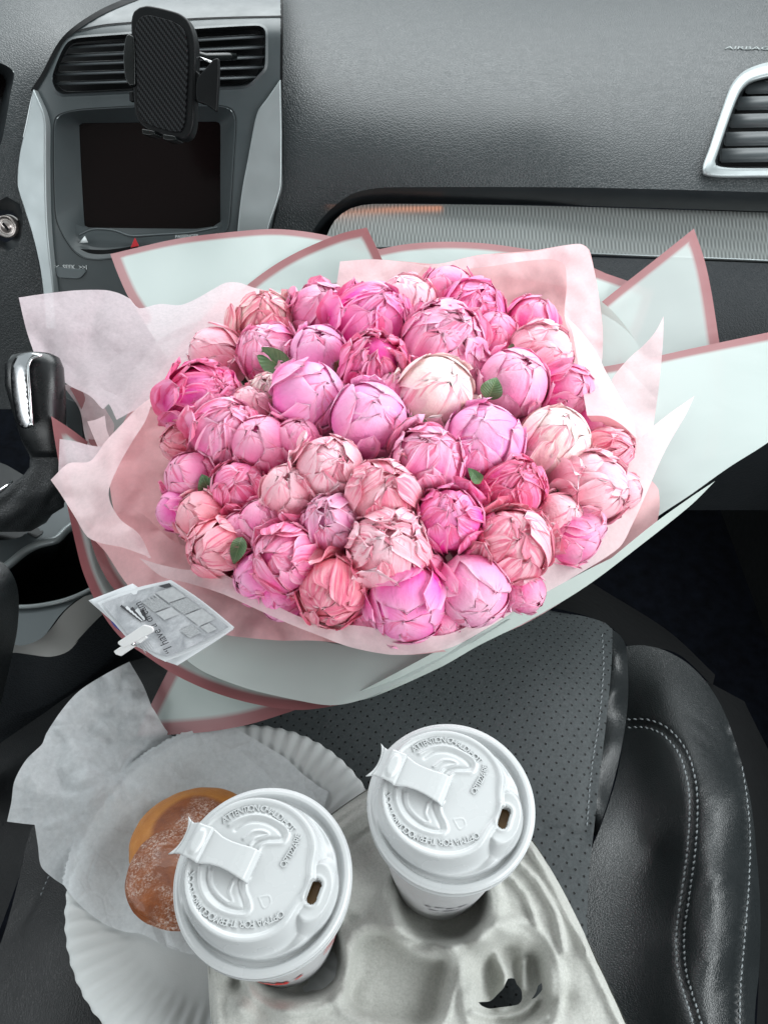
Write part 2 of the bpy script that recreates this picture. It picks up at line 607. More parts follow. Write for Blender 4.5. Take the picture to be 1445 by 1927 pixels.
sheet('trim_strip', '590,500c 610,455 630,415 660,392 700,384 1000,387 1445,400 1620,406c 1620,502c 1445,489 1100,477 850,470 700,466 650,500c', strip_d, M_strip, dash, 14)
band('strip_edge', '640,466 850,461 1100,475 1445,489 1620,501', '640,472 850,466 1100,480 1445,494 1620,506', offs(strip_d, -0.003), offs(strip_d, 0.002), M_silver, dash, 3, 12, 0.002)
glove_t = ctrl_t('560,490,.925 1000,480,.915 1620,506,.90 560,600,.90 1000,560,.88 1620,580,.86 560,760,.95 1000,700,.92 1620,740,.90 560,950,1.08 1000,900,1.05 1620,950,1.03')
sheet('glovebox', '500,470c 640,478 850,470 1100,483 1445,496 1620,508c 1620,960c 500,960c', glove_t, M_dash_low, dash, 18)
text_on('airbag_lettering', 'AIRBAG', 1404, 92, 10.5, dash_t, M_print_dim, dash, R(-1), 0.0008, 0.15, 0.0005, 1.55)

# left part of the dashboard, beside the stack
left_t = ctrl_t('-120,-60,1.1 255,-60,1.08 -120,60,.96 120,60,.93 -120,200,.90 60,200,.905 -120,400,.93 60,400,.93 -120,560,.97 100,560,.97 -120,760,1.03 120,760,1.02')
sheet('driver_side_panel', '-130,-100c 300,-100c 262,-8 185,28 120,75 80,145 63,172 50,230 36,300 36,350 58,430 72,490 84,560 92,770c -130,770c', left_t, M_dash, dash, 14, None,
      ('-90,112 0,118 27,135 22,170 -10,300 -90,330', '14,370 38,384 44,422 34,462 12,476 -12,462 -22,422 -10,382'))
ring('cluster_hood_wall', '-90,112 0,118 27,135 22,170 -10,300 -90,330', '-90,130 -5,135 12,150 5,180 -30,290 -90,310', left_t, offs(left_t, 0.06), M_stack_dark, dash, 3)
sheet('cluster_glass', '-100,125c 0,128 18,146 10,180 -25,300 -100,325c', offs(left_t, 0.06), M_screen, dash, 16)
ring('ignition_surround', '14,370 38,384 44,422 34,462 12,476 -12,462 -22,422 -10,382', '12,395 30,404 35,424 27,448 10,456 -8,446 -13,424 -6,402', left_t, offs(left_t, 0.012), M_stack_dark, dash, 5)
kf = frame_at(14, 426, offs(left_t, 0.006), 0)
kr = 20 * .93 / FPX
key = lathe('ignition_lock', [(0.0001, .004), (kr * .45, .004), (kr * .5, .003), (kr * .8, .003), (kr * .86, .0055), (kr, .005), (kr * 1.02, -.01)], M_glosskey, dash, 40)
key.data.transform(kf)
kb = bmesh.new(); bmesh.ops.create_cube(kb, size=1); bmesh.ops.scale(kb, vec=(kr * .22, kr * .75, .001), verts=kb.verts)
bmesh.ops.transform(kb, matrix=kf @ Matrix.Translation((0, 0, .0045)) @ Matrix.Rotation(R(35), 4, 'Z'), verts=kb.verts)
ks = bm_obj('key_slot', kb, M_void, key, False)
# centre stack
vent_o = '131,76 150,71 240,64 400,52 488,48 499,54 500,90 498,128 486,142 468,160 452,164 300,170 118,178 107,172 98,150 101,135 118,94'
scr_o = '120,214 150,208 300,200 415,201 436,208 442,226 438,300 430,420 424,436 410,446 300,470 190,487 160,484 142,472 120,440 108,410 104,330 104,240 108,222'
stack = sheet('centre_stack_panel', '262,-12c 185,26 122,74 82,145 66,172c 80,205 88,240 90,320 92,420 98,560 110,760c 560,760c 524,500 512,440 520,400 532,330c 531,150c 532,-60c 420,-60c', stack_t, M_stack, dash, 11, None, (vent_o, scr_o))
band('stack_seam', '-60,330 30,250 70,160 118,70 182,25 262,-10', '-60,336 34,254 76,164 124,76 188,31 268,-4', offs(stack_t, 0.001), offs(stack_t, 0.004), M_void, dash, 1) if False else None
band('panel_seam', '532,-60 533,40 532,150 532,330 515,430', '527,-60 528,40 527,150 528,330 511,430', offs(stack_t, -0.001), offs(stack_t, 0.0), M_void, dash, 1)
band('panel_seam', '58,170 78,140 118,70 182,22 262,-14', '66,176 85,144 124,76 188,30 268,-4', offs(stack_t, -0.0015), offs(stack_t, -0.0015), M_void, dash, 2)
band('brow_seam', '130,60 200,45 380,33 530,29', '130,63 200,48 380,36 530,32', offs(stack_t, -0.001), offs(stack_t, -0.001), M_void, dash, 1)
# vent
vent = sheet('air_vent', '120,70c 505,40c 510,170c 90,185c', offs(stack_t, 0.045), M_void, dash, 30)
ring('vent_wall', vent_o, '138,82 240,72 400,60 486,56 493,62 494,90 492,124 468,154 440,158 300,164 122,171 106,148 124,98', stack_t, offs(stack_t, 0.03), M_stack_dark, vent, 4)
ring('vent_bezel', '127,72 150,67 240,60 400,48 490,44 503,51 505,90 503,130 490,145 470,164 452,168 300,174 116,182 103,175 94,150 97,134 114,91', vent_o, offs(stack_t, -0.0005), offs(stack_t, -0.002), M_stack, vent, 2)
for i, (a, b) in enumerate([((132, 90), (499, 69)), ((120, 107), (499, 89)), ((110, 123), (499, 108)), ((103, 141), (499, 127)), ((104, 159), (490, 146)), ]):
    pa, pb = P(*a, float(stack_t(np.array([a]))[0]) + 0.009), P(*b, float(stack_t(np.array([b]))[0]) + 0.009)
    d = (pb - pa)
    bm = bmesh.new(); bmesh.ops.create_cube(bm, size=1)
    bmesh.ops.scale(bm, vec=(d.length, 0.020, 0.0022), verts=bm.verts)
    bmesh.ops.bevel(bm, geom=bm.edges[:], offset=0.0006, segments=2, affect='EDGES')
    xa = d.normalized(); mid = (pa + pb) / 2
    vy = (mid - Vector((0, 0, CAMZ))).normalized() + Vector((0, 0, .10)); za = xa.cross(vy).normalized(); ya = za.cross(xa)
    fr = Matrix(((xa.x, ya.x, za.x, mid.x), (xa.y, ya.y, za.y, mid.y), (xa.z, ya.z, za.z, mid.z), (0, 0, 0, 1)))
    bmesh.ops.transform(bm, matrix=fr @ Matrix.Translation((0, .010, 0)), verts=bm.verts)
    bm_obj('slat', bm, M_slat, vent)
# display
bez = ring('display_surround', scr_o, '150,234 154,232 300,230 410,229 415,233 415,330 415,425 413,430 300,430 165,428 160,425 154,330', stack_t, offs(stack_t, 0.028), M_stack, dash, 8)
sheet('display', '140,222c 425,218c 425,440c 150,440c', offs(stack_t, 0.029), M_screen, dash, 30)
ring('surround_seam', '119,212 150,205 300,197 417,198 439,206 445,226 441,300 433,420 426,438 411,449 300,473 190,490 159,487 139,474 117,441 105,410 101,330 101,240 105,220', scr_o, offs(stack_t, -0.0008), offs(stack_t, 0.002), M_void, dash, 1)
ledge = sheet('display_ledge', '112,405c 135,418 170,432c 200,429 240,440 300,436 350,433 402,426c 426,410c 424,436 410,446 300,470 190,487 160,484 142,472 120,440c', lambda xy: stack_t(xy) + 0.010 + 0.00014 * np.maximum(0, 460 - xy[:, 1]), M_stack, dash, 8)
sheet('card_slot', '144,468c 200,470 260,462c 262,480c 190,487 160,484c', offs(stack_t, 0.004), M_void, dash, 8)
band('ledge_painted_highlight', '150,440 175,430 215,432 245,442 300,440 360,436 410,426', '150,445 175,434 215,436 245,447 300,444 360,440 410,430', offs(stack_t, 0.0065), offs(stack_t, 0.0085), M_console_grey, dash, 3, 8, 0.002)  # lighter grey band paints the curved highlight along the ledge
hz = plate('hazard_button', '246,466c 262,463c 254,447c', offs(stack_t, 0.001), M_red, dash, 0.002, 0.0004, 20)
text_on('hazard_mark', '△', 254, 459, 5, offs(stack_t, 0.0), M_print_dim, hz) if False else None
plate('climate_button', '150,457c 166,456c 160,444c', offs(stack_t, 0.004), M_print, dash, 0.0012, 0, 20)
text_on('passenger_lettering', 'PASSENGER', 352, 445, 6, offs(stack_t, 0.003), M_print, dash, R(2), 0.001, 0.1, 0.0002, 1.0)
sk = plate('seek_button', '104,502c 160,507c 162,512 152,523 146,525c 113,523 108,520 103,507c', offs(stack_t, -0.002), M_console_grey, dash, 0.004, 0.001, 6)
text_on('seek_lettering', 'I◄◄  SEEK  ►►I'.replace('◄', '<').replace('►', '>'), 131, 503, 8, offs(stack_t, -0.0002), M_print, sk, R(-1), 0.0008)
# silver side trims
plate('side_trim', '62,166c 50,230 38,280 33,320 33,352 45,392 60,440 74,500 82,560 86,620c 106,620c 100,540 92,470 87,400 85,300 85,232 80,208', offs(stack_t, -0.009), M_silver, dash, 0.012, 0.0035, 8, 0, 4)
plate('side_trim', '528,148c 500,188 487,205 480,225 468,290 455,360 447,432 445,470c 500,470c 505,430 520,385 529,350 530,250c', offs(stack_t, -0.006), M_silver, dash, 0.012, 0.003, 8, 0, 4)
# right vent
rv_t = offs(dash_t, -0.004)
rvo = '1322,330 1335,280 1358,210 1375,165 1398,140 1440,124 1600,112 1600,340 1445,335'
rvi = '1345,314 1353,280 1375,215 1392,175 1408,158 1445,147 1590,138 1590,318 1445,318'
rv = ring('silver_air_vent', rvo, rvi, offs(rv_t, 0.0), offs(rv_t, -0.004), M_silver, dash, 3, 8)
solidify(rv, 0.004, -1)
sheet('vent_cavity', '1335,325c 1350,260 1385,160 1440,140 1600,130c 1600,330c', offs(rv_t, 0.035), M_void, rv, 22)
ring('vent_liner', rvi, '1352,310 1360,280 1380,217 1396,180 1410,163 1445,152 1585,143 1585,313 1445,313', offs(rv_t, -0.002), offs(rv_t, 0.03), M_stack_dark, rv, 3)
for y0, xl in [(163, 1402), (193, 1383), (226, 1371), (260, 1361), (291, 1353)]:
    a, b = (xl, y0 + 2), (1590, y0 - 2)
    pa, pb = P(*a, float(rv_t(np.array([a]))[0]) + 0.012), P(*b, float(rv_t(np.array([b]))[0]) + 0.012)
    d = pb - pa
    bm = bmesh.new(); bmesh.ops.create_cube(bm, size=1)
    bmesh.ops.scale(bm, vec=(d.length, 0.017, 0.0045), verts=bm.verts)
    bmesh.ops.bevel(bm, geom=bm.edges[:], offset=0.0018, segments=3, affect='EDGES')
    bmesh.ops.transform(bm, matrix=Matrix.Translation((pa + pb) / 2) @ d.to_track_quat('X', 'Z').to_matrix().to_4x4() @ Matrix.Rotation(R(35), 4, 'X'), verts=bm.verts)
    bm_obj('slat', bm, M_slat_big, rv)

# ================================================================ phone mount
def carbon():
    n = NT('carbon_weave'); c = n.coord()
    s = n.n('ShaderNodeSeparateXYZ'); n.l(c, s.inputs[0])
    a = n.math('SINE', n.math('MULTIPLY', n.math('ADD', s.outputs[0], n.math('MULTIPLY', s.outputs[2], 1.1)), 1050))
    b = n.math('SINE', n.math('MULTIPLY', n.math('SUBTRACT', s.outputs[0], n.math('MULTIPLY', s.outputs[2], 0.6)), 2600))
    h = n.math('ADD', a, n.math('MULTIPLY', b, 0.5))
    hh = n.math('ADD', n.math('MULTIPLY', h, 0.33), 0.5)
    n.set(n.ramp(hh, [(0.3, (0.0012, 0.0014, 0.0016)), (0.8, (0.018, 0.020, 0.021))]), 0.55, 0, 0.10)
    n.l(n.bump(hh, 0.4, 0.0006), n.b.inputs['Normal'])
    return n.m
M_carbon = carbon()
M_mount = simple('mount_black_plastic', (0.003, 0.0035, 0.004), 0.42, 0, 0.15, 0.1, 30)
M_gloss = simple('gloss_black_plastic', (0.004, 0.005, 0.005), 0.2, 0, 0.35, 0.1, 30)
pm_t = ctrl_t('247,20,.775 360,45,.765 255,240,.80 350,258,.79')
pm = thing('phone_mount', 'empty black phone holder with carbon weave pad clipped on the central air vent', 'phone mount', tuple(P(305, 250, .80)))
plate('back_plate', '262,12 275,9 300,13 335,23 352,36 362,58 367,90 366,160 363,235 357,254 345,263 330,262 290,250 270,240 256,222 251,190 248,100 246,40 251,20', pm_t, M_mount, pm, 0.013, 0.0025, 7, 0, 3)
plate('carbon_pad', '268,30 280,28 325,40 343,52 350,72 353,110 350,180 346,232 338,248 325,248 285,236 268,226 260,205 257,150 254,80 256,45', offs(pm_t, -0.0022), M_carbon, pm, 0.003, 0.0006, 7)
plate('clamp_arm', '238,66 243,63c 252,68c 254,120 254,160c 244,162 236,150 232,110 234,82', offs(pm_t, -0.004), M_gloss, pm, 0.016, 0.0015, 8)
plate('clamp_arm', '372,146 392,122 402,110c 410,108c 411,135 409,180 407,211c 398,204 385,196 371,192c 368,170', offs(pm_t, -0.006), M_mount, pm, 0.006, 0.0015, 6)
plate('arm_slide', '364,128c 374,138c 372,190c 364,186c', offs(pm_t, 0.003), M_mount, pm, 0.008, 0.0008, 8)
plate('foot', '267,242c 290,246 292,252 280,255 268,252c', offs(pm_t, -0.005), M_gloss, pm, 0.016, 0.001, 6)
plate('foot', '306,252c 330,256 332,262 318,265 307,262c', offs(pm_t, -0.005), M_gloss, pm, 0.016, 0.001, 6)
tube('vent_clip', [P(350, 100, .80), P(385, 106, .83), P(430, 106, .855), P(443, 107, .862)], [.004, .0035, .004, .0035], M_gloss, pm)
tube('metal_pin', [P(362, 103, .785), P(398, 117, .775)], .0011, M_chrome, pm)
tube('ball_joint', [P(310, 120, .79), P(300, 118, .84), P(290, 116, .87)], [.012, .009, .012], M_mount, pm, 20)
plate('release_button', '243,172c 250,172c 252,190c 244,190c', offs(pm_t, 0.004), M_mount, pm, 0.006, 0.0006, 8)

# ================================================================ console and gear lever
cons = thing('centre_console', 'slate grey centre console with chrome rimmed cup holder left of the bouquet', 'console', (-0.35, 0.45, -0.05))
cz = lambda z: (lambda xy: (CAMZ - z) / -rays(np.asarray(xy))[:, 2])
hole = '-40,1100 20,1062 60,1030 110,1015 150,978 200,1000 190,1060 175,1112 130,1125 40,1140 -40,1130'
sheet('console_top', '-120,1060c -20,1020 40,1010 95,960 150,930c 260,960c 260,1130c 165,1120 120,1150 80,1200 40,1215 -120,1180c', cz(-0.02), M_console_grey, cons, 12, None, (hole,))
ring('cup_well', hole, '-30,1125 20,1100 60,1080 110,1070 150,1060 180,1070 175,1100 150,1125 120,1140 40,1155 -30,1150', cz(-0.022), cz(-0.10), M_stack_dark, cons, 4)
sheet('well_floor', '-60,1060c 240,1000c 240,1180c -60,1180c', cz(-0.10), M_black, cons, 20)
tube('chrome_rim', [PZ(x, y, -0.017) for x, y in line('-60,1118 18,1062 50,1036 75,1024 108,1015 125,998 160,975 210,960', 8)], 0.0040, M_silver, cons, 10)
tube('chrome_rim', [PZ(x, y, -0.017) for x, y in line('-40,1142 60,1141 120,1130 165,1112 200,1090', 8)], 0.0020, M_silver, cons, 10)
sheet('side_trim', '-100,1195c 60,1205 90,1190 125,1148 160,1122 175,1118c 220,1090c 250,1110c 200,1150 160,1190 130,1225 95,1236 20,1228 -100,1240c', ctrl_z('0,1200,-.018 120,1150,-.018 220,1090,-.018 0,1240,-.035 150,1215,-.035 250,1120,-.035'), M_warmgrey, cons, 9)
sheet('console_side', '-120,1225c 20,1222 95,1230 130,1220 165,1185 250,1105c 330,1105c 330,1330c 240,1330 0,1420c -120,1420c', ctrl_z('0,1225,-.034 130,1222,-.036 250,1110,-.036 300,1250,-.12 0,1400,-.16 200,1350,-.16 -120,1400,-.16'), M_dash_low, cons, 14)
lv = 'a dark dried spill'
tube('floor_tunnel_edge', [PZ(-60, 900, -.03), PZ(10, 930, -.02), PZ(45, 905, -.01), PZ(70, 880, -.01)], .003, M_chrome, cons, 8) if False else None
for (x, y, rr) in [(66, 1001, 9), (60, 1005, 6), (73, 1003, 6), (54, 1000, 4), (78, 998, 4)]:
    pass
sheet('dried_spill', '52,1004 56,996 62,998 66,993 74,994 76,999 82,998 80,1004 74,1008 68,1012 60,1009', cz(-0.0193), M_black, cons, 4)
sheet('shifter_gaiter_base', '-160,860c 0,870 60,900 130,905c 150,935c 95,965 40,1012 -20,1022 -160,1060c', cz(-0.024), M_black, cons, 14)
tube('chrome_rim', [PZ(-40, 950, -.012), PZ(0, 925, -.012), PZ(24, 906, -.012)], 0.002, M_chrome, cons, 10)
tube('chrome_rim', [PZ(-40, 975, -.014), PZ(0, 949, -.014), PZ(8, 942, -.014)], 0.002, M_chrome, cons, 10)

gear = thing('gear_lever', 'black leather gear lever with chrome inlay left of the wrapping paper', 'gear lever', tuple(P(60, 1000, .66)))
def blob_tube(name, secs, m, parent, n=28, pleat=0.0):
    vs, fs = [], []
    for (px, py, t, rx, ry) in secs:
        c = P(px, py, t); s = t / FPX
        for k in range(n):
            a = 2 * math.pi * k / n
            ca, sa = math.cos(a), math.sin(a)
            ca = math.copysign(abs(ca) ** 0.8, ca); sa = math.copysign(abs(sa) ** 0.8, sa)
            if pleat:
                q_ = 1 + pleat * (math.sin(a * 5 + py * .035) * .6 + math.sin(a * 9 - py * .05) * .4 + .7 * math.sin(py * .16 + a * 2)) * min(1, max(0, (py - 860) / 60))
                ca *= q_; sa *= q_
            vs.append(c + Vector((ca * rx * s, 0, 0)) + Vector((0, CP * 1.0, -SP)) * (sa * ry * s))
    k = len(secs)
    for i in range(k - 1):
        for j in range(n):
            fs.append((i * n + j, i * n + (j + 1) % n, (i + 1) * n + (j + 1) % n, (i + 1) * n + j))
    fs.append(tuple(range(n))); fs.append(tuple((k - 1) * n + j for j in range(n - 1, -1, -1)))
    bm = bmesh.new(); bv = [bm.verts.new(v) for v in vs]
    for f in fs: bm.faces.new([bv[i] for i in f])
    bmesh.ops.recalc_face_normals(bm, faces=bm.faces)
    return bm_obj(name, bm, m, parent)
blob_tube('knob', [(75, 664, .66, 8, 8), (70, 666, .66, 28, 20), (68, 672, .66, 42, 30), (66, 690, .66, 51, 38), (68, 730, .66, 52, 40), (76, 780, .66, 46, 36), (84, 830, .665, 38, 33), (90, 850, .67, 34, 30), (92, 862, .67, 28, 26)],
          simple('knob_leather', (0.008, 0.009, 0.010), 0.28, 0, 0.5, 0.1, 40, 0.15, 2500), gear)
blob_tube('boot', [(94, 836, .672, 37, 33), (98, 848, .675, 40, 35), (99, 862, .677, 37, 33), (97, 880, .68, 37, 32), (92, 896, .683, 42, 35), (84, 912, .686, 52, 40), (74, 926, .69, 54, 42), (62, 940, .694, 58, 42), (46, 954, .698, 66, 42), (26, 968, .702, 72, 44), (0, 984, .71, 80, 46), (-30, 1000, .72, 86, 48)], M_boot, gear, 72, .10)
def on_knob(xy):
    xy = np.asarray(xy, float)
    t = 0.66 - 0.030 * np.sqrt(np.clip(1 - ((xy[:, 0] - 68) / 58) ** 2, 0.05, 1)) * np.sqrt(np.clip(1 - ((xy[:, 1] - 745) / 110) ** 2, 0.05, 1)) + .004
    return t - 0.0025
sheet('chrome_inlay', '24,690 34,672 58,664 78,668 60,676 54,690 56,730 60,780 62,802 50,807 38,800 30,770 24,730', on_knob, simple('smoked_chrome', (0.42, 0.42, 0.43), 0.16, 1.0), gear, 5, thick=0.002)
tube('inlay_edge', [P(x, y, float(on_knob(np.array([[x, y]]))[0]) - .001) for x, y in line('80,668 60,676 54,690 56,730 60,780 62,804', 6)], .0011, M_chrome, gear, 8)
plate('shift_gate', '120,745c 152,760c 158,830c 150,835c 125,800c', ctrl_t('120,745,.70 150,830,.69 158,760,.70'), M_stack, cons, 0.01, 0.001, 10)

M_shade = simple('painted_shade_black', (0.003, 0.0035, 0.004), 0.8, 0, 0.2)  # shade put into the colour: near-black for leather seat sides, also door card
# ================================================================ passenger seat
def perforated():
    n = NT('perforated_leather'); c = n.coord()
    rot = n.n('ShaderNodeMapping'); rot.inputs['Rotation'].default_value = (0, 0, R(38)); n.l(c, rot.inputs[0])
    s = n.n('ShaderNodeSeparateXYZ'); n.l(rot.outputs[0], s.inputs[0])
    pitch = 0.0068
    def cell(o, off=0.0):
        return n.math('SUBTRACT', n.math('FRACT', n.math('ADD', n.math('DIVIDE', o, pitch), off)), 0.5)
    x = cell(s.outputs[0]); y = cell(s.outputs[1])
    d = n.math('SQRT', n.math('ADD', n.math('MULTIPLY', x, x), n.math('MULTIPLY', y, y)))
    hole_ = n.ramp(d, [(0.09, 0.0), (0.14, 1.0)])
    grain = n.noise(c, 420, 4, 0.65)
    g2 = n.noise(c, 14, 4)
    base = n.ramp(grain, [(0.35, (0.032, 0.038, 0.040)), (0.72, (0.058, 0.067, 0.070))])
    base = n.mix(n.ramp(g2, [(0.3, 0.0), (0.7, 0.35)]), base, (0.070, 0.078, 0.082))
    col = n.mix(hole_, (0.001, 0.001, 0.001), base)
    n.set(col, 0.62, 0, 0.35)
    nb = n.bump(grain, 0.5, 0.0004)
    nb = n.bump(hole_, 0.8, 0.0006, nb)
    n.l(nb, n.b.inputs['Normal'])
    return n.m
M_perf = perforated()
seat = thing('passenger_seat', 'black perforated leather passenger seat with grey stitched bolster under cups and bouquet', 'car seat', (-0.02, 0.1, -0.02))
def groove(pl, w, d):
    """height change along lines in the picture plane"""
    def f(V):
        o = np.zeros(len(V))
        for L in pl:
            o += d * np.exp(-(dist_poly(V, L) / w) ** 2)
        return o
    return f
ins_seam = line('1090,1150 1128,1175 1131,1250 1122,1350 1110,1450 1100,1560', 10)
xseam = line('1000,1552 1050,1562 1100,1576', 10)
sheet('perforated_insert', '560,1320 760,1200 880,1120 960,1130 1040,1150 1100,1160 1138,1172 1152,1184c 1150,1250 1141,1350 1128,1460 1116,1570c 1108,1640 1104,1740c 1100,2060c 150,2060c 170,1800 200,1500 250,1330c',
      ctrl_z('560,1320,-.008 900,1120,-.03 1040,1150,-.028 1100,1162,-.03 1152,1184,-.034 1150,1250,-.014 1141,1350,-.004 1100,1200,-.015 1000,1250,.002 1116,1570,-.004 1104,1740,-.006 900,1500,.0 600,1600,-.004 300,1500,-.004 200,1800,-.002 700,1950,0 1100,2060,-.004 250,1330,-.01 150,2060,-.002'),
      M_perf, seat, 12, None, (), lambda V: groove([ins_seam], 5, .0025)(V) + groove([xseam], 5, .003)(V))
sheet('insert_side_roll', '1142,1180c 1162,1192 1176,1212 1181,1260 1180,1330 1168,1410 1146,1500 1122,1572c 1106,1574c 1116,1480 1130,1360 1140,1260c',
      ctrl_z('1142,1184,-.046 1176,1212,-.05 1181,1300,-.042 1146,1500,-.03 1122,1572,-.012 1106,1574,-.028 1130,1360,-.028 1140,1260,-.036 1162,1300,-.020 1152,1400,-.017 1164,1230,-.030 1130,1500,-.021'), M_leather, seat, 6)
inner_seam = line('1178,1362 1215,1362 1250,1376 1283,1415 1300,1470 1304,1520 1300,1600 1288,1690 1279,1760 1283,1830 1300,1890 1330,1990', 8)
outer_seam = line('1330,1290 1362,1350 1384,1420 1398,1500 1404,1580 1402,1660 1394,1760 1386,1860 1384,2000', 8)
creases = [line(s, 8) for s in ('1330,1700 1360,1672 1392,1650', '1310,1700 1345,1640 1392,1600', '1320,1500 1350,1470 1388,1440', '1335,1800 1365,1770 1390,1745', '1340,1880 1370,1850 1388,1820', '1300,1380 1340,1410 1380,1470', '1290,1340 1330,1370 1370,1420', '1315,1560 1350,1545 1385,1520')]
sheet('side_bolster', '1176,1216c 1205,1214 1245,1222 1290,1246 1330,1286 1362,1340 1390,1420 1412,1510 1424,1620 1430,1720 1428,1820 1420,1900 1416,2060c 1080,2060c 1096,1740 1112,1600 1128,1560 1160,1460 1178,1340 1181,1270',
      ctrl_z('1180,1216,-.05 1245,1222,-.045 1330,1286,-.04 1390,1420,-.03 1424,1620,-.02 1428,1820,-.02 1416,2060,-.02 1080,2060,-.014 1100,1740,-.02 1128,1560,-.022 1178,1340,-.05 1250,1300,-.03 1200,1450,-.03 1230,1600,-.022 1200,1800,-.012 1300,1400,-.012 1340,1500,.012 1350,1650,.024 1345,1800,.024 1340,1950,.02 1290,1600,.004 1280,1760,.006 1384,1500,.004 1396,1700,.006 1388,1880,.006 1220,1950,-.006'),
      M_leather, seat, 9, None, (), lambda V: groove([inner_seam], 6, .0034)(V) + groove([outer_seam], 4, .004)(V) + groove(creases, 4.0, .0009)(V))
def bolster_depth_fn(ob):
    return None
seat_parts = {}
# stitches: small capsules laid along lines on a surface found by ray against the seat meshes
from mathutils.bvhtree import BVHTree
def bvh_of(ob):
    me = ob.data
    return BVHTree.FromPolygons([v.co.copy() for v in me.vertices], [tuple(p.vertices) for p in me.polygons])
def hit(bv, px, py):
    o = Vector((0, 0, CAMZ)); d = ray(px, py).normalized()
    loc, nrm, i, dist = bv.ray_cast(o, d)
    return loc, nrm
def stitches(name, ln, bv, m, parent, length=7.0, gap=4.0, rad=0.0007, lift=0.0004, side=0.0):
    vs, fs = [], []
    L = np.concatenate([[0], np.cumsum(np.linalg.norm(np.diff(ln, axis=0), axis=1))])
    s = 0.0
    while s < L[-1] - length:
        q = []
        for u in (0, .5, 1):
            x = np.interp(s + length * u, L, ln[:, 0]); y = np.interp(s + length * u, L, ln[:, 1])
            x2 = np.interp(s + length * u + 1, L, ln[:, 0]); y2 = np.interp(s + length * u + 1, L, ln[:, 1])
            tx, ty = x2 - x, y2 - y; l = math.hypot(tx, ty) or 1
            x += -ty / l * (side + (u - .5) * 1.5); y += tx / l * (side + (u - .5) * 1.5)
            loc, nrm = hit(bv, x, y)
            if loc is None: q = None; break
            if nrm.z < 0: nrm = -nrm
            q.append(loc + nrm * (lift if u == .5 else -rad * .6))
        if q:
            v, f = tube_mesh(q, [rad * .7, rad, rad * .7], 6)
            k = len(vs); vs += v; fs += [tuple(i + k for i in g) for g in f]
        s += length + gap
    o = mesh_obj(name, vs, fs, m, parent)
    tag(o, kind='stuff')
    return o
bol = bpy.data.objects['side_bolster']; bvb = bvh_of(bol)
stitches('stitching', inner_seam, bvb, M_stitch, seat, 8, 3.5, .0008, side=7.5)
stitches('stitching', inner_seam, bvb, M_stitch, seat, 8, 3.5, .0008, side=-8)
stitches('stitching', outer_seam[20:], bvb, M_stitch, seat, 8, 4, .0006, side=-6)
bvi = bvh_of(bpy.data.objects['perforated_insert'])
stitches('stitching', line('1132,1192 1135,1250 1127,1350 1112,1450 1103,1560', 8), bvi, M_stitch, seat, 7, 3.5, .0006)
# left bolster and seat base
lseam = line('30,1760 60,1690 85,1640 110,1590 150,1530', 8)
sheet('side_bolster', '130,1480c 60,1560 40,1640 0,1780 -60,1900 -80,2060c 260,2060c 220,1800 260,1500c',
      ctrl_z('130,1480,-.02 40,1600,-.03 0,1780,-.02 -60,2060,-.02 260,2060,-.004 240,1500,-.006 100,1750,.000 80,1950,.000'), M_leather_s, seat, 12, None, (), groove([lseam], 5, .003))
bvl = bvh_of(bpy.data.objects['side_bolster.001'])
stitches('stitching', line('78,1685 95,1645 110,1622 120,1600 160,1560', 8), bvl, M_stitch, seat, 7, 4, .0006)
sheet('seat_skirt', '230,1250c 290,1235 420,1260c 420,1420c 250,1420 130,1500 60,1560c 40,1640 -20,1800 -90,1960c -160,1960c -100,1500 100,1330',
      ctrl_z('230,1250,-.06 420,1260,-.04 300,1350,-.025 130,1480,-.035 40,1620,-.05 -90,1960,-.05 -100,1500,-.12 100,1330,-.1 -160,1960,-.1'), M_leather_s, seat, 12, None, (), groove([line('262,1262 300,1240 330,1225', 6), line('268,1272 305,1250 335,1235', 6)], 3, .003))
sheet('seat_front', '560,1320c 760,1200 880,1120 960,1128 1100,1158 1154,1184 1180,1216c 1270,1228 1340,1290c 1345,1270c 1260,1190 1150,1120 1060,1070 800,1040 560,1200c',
      ctrl_z('560,1320,-.03 880,1120,-.035 960,1128,-.036 1100,1158,-.034 1180,1216,-.055 1340,1290,-.045 1345,1270,-.12 1150,1120,-.2 1060,1070,-.2 800,1040,-.2 560,1200,-.15'), M_shade, seat, 14)
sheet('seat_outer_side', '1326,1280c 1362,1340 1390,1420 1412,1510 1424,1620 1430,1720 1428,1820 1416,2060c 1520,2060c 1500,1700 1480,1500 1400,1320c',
      ctrl_z('1326,1280,-.045 1390,1420,-.032 1424,1620,-.022 1428,1820,-.022 1416,2060,-.022 1520,2060,-.16 1500,1700,-.16 1480,1500,-.16 1400,1320,-.14'), M_shade, seat, 12)

dseat = thing('driver_seat', 'black leather corner of the driver seat at the left edge beside the cup holder', 'car seat', tuple(P(0, 1180, .6)))
ds = sheet('bolster', '-160,1030c -40,1050 5,1058 28,1088 36,1120 34,1180 22,1240 0,1330 -60,1500 -160,1520c', ctrl_t('-160,1030,.60 -40,1050,.60 28,1088,.60 36,1150,.62 0,1330,.64 -60,1500,.66 -160,1520,.62 -20,1150,.555 -40,1300,.57 -120,1250,.54'), M_leather, dseat, 10, None, (), groove([line('-60,1100 0,1092 34,1100', 5), line('-60,1112 0,1106 36,1112', 5)], 3, .003))
ig = thing('seat_belt_buckle', 'x', 'buckle') if False else None

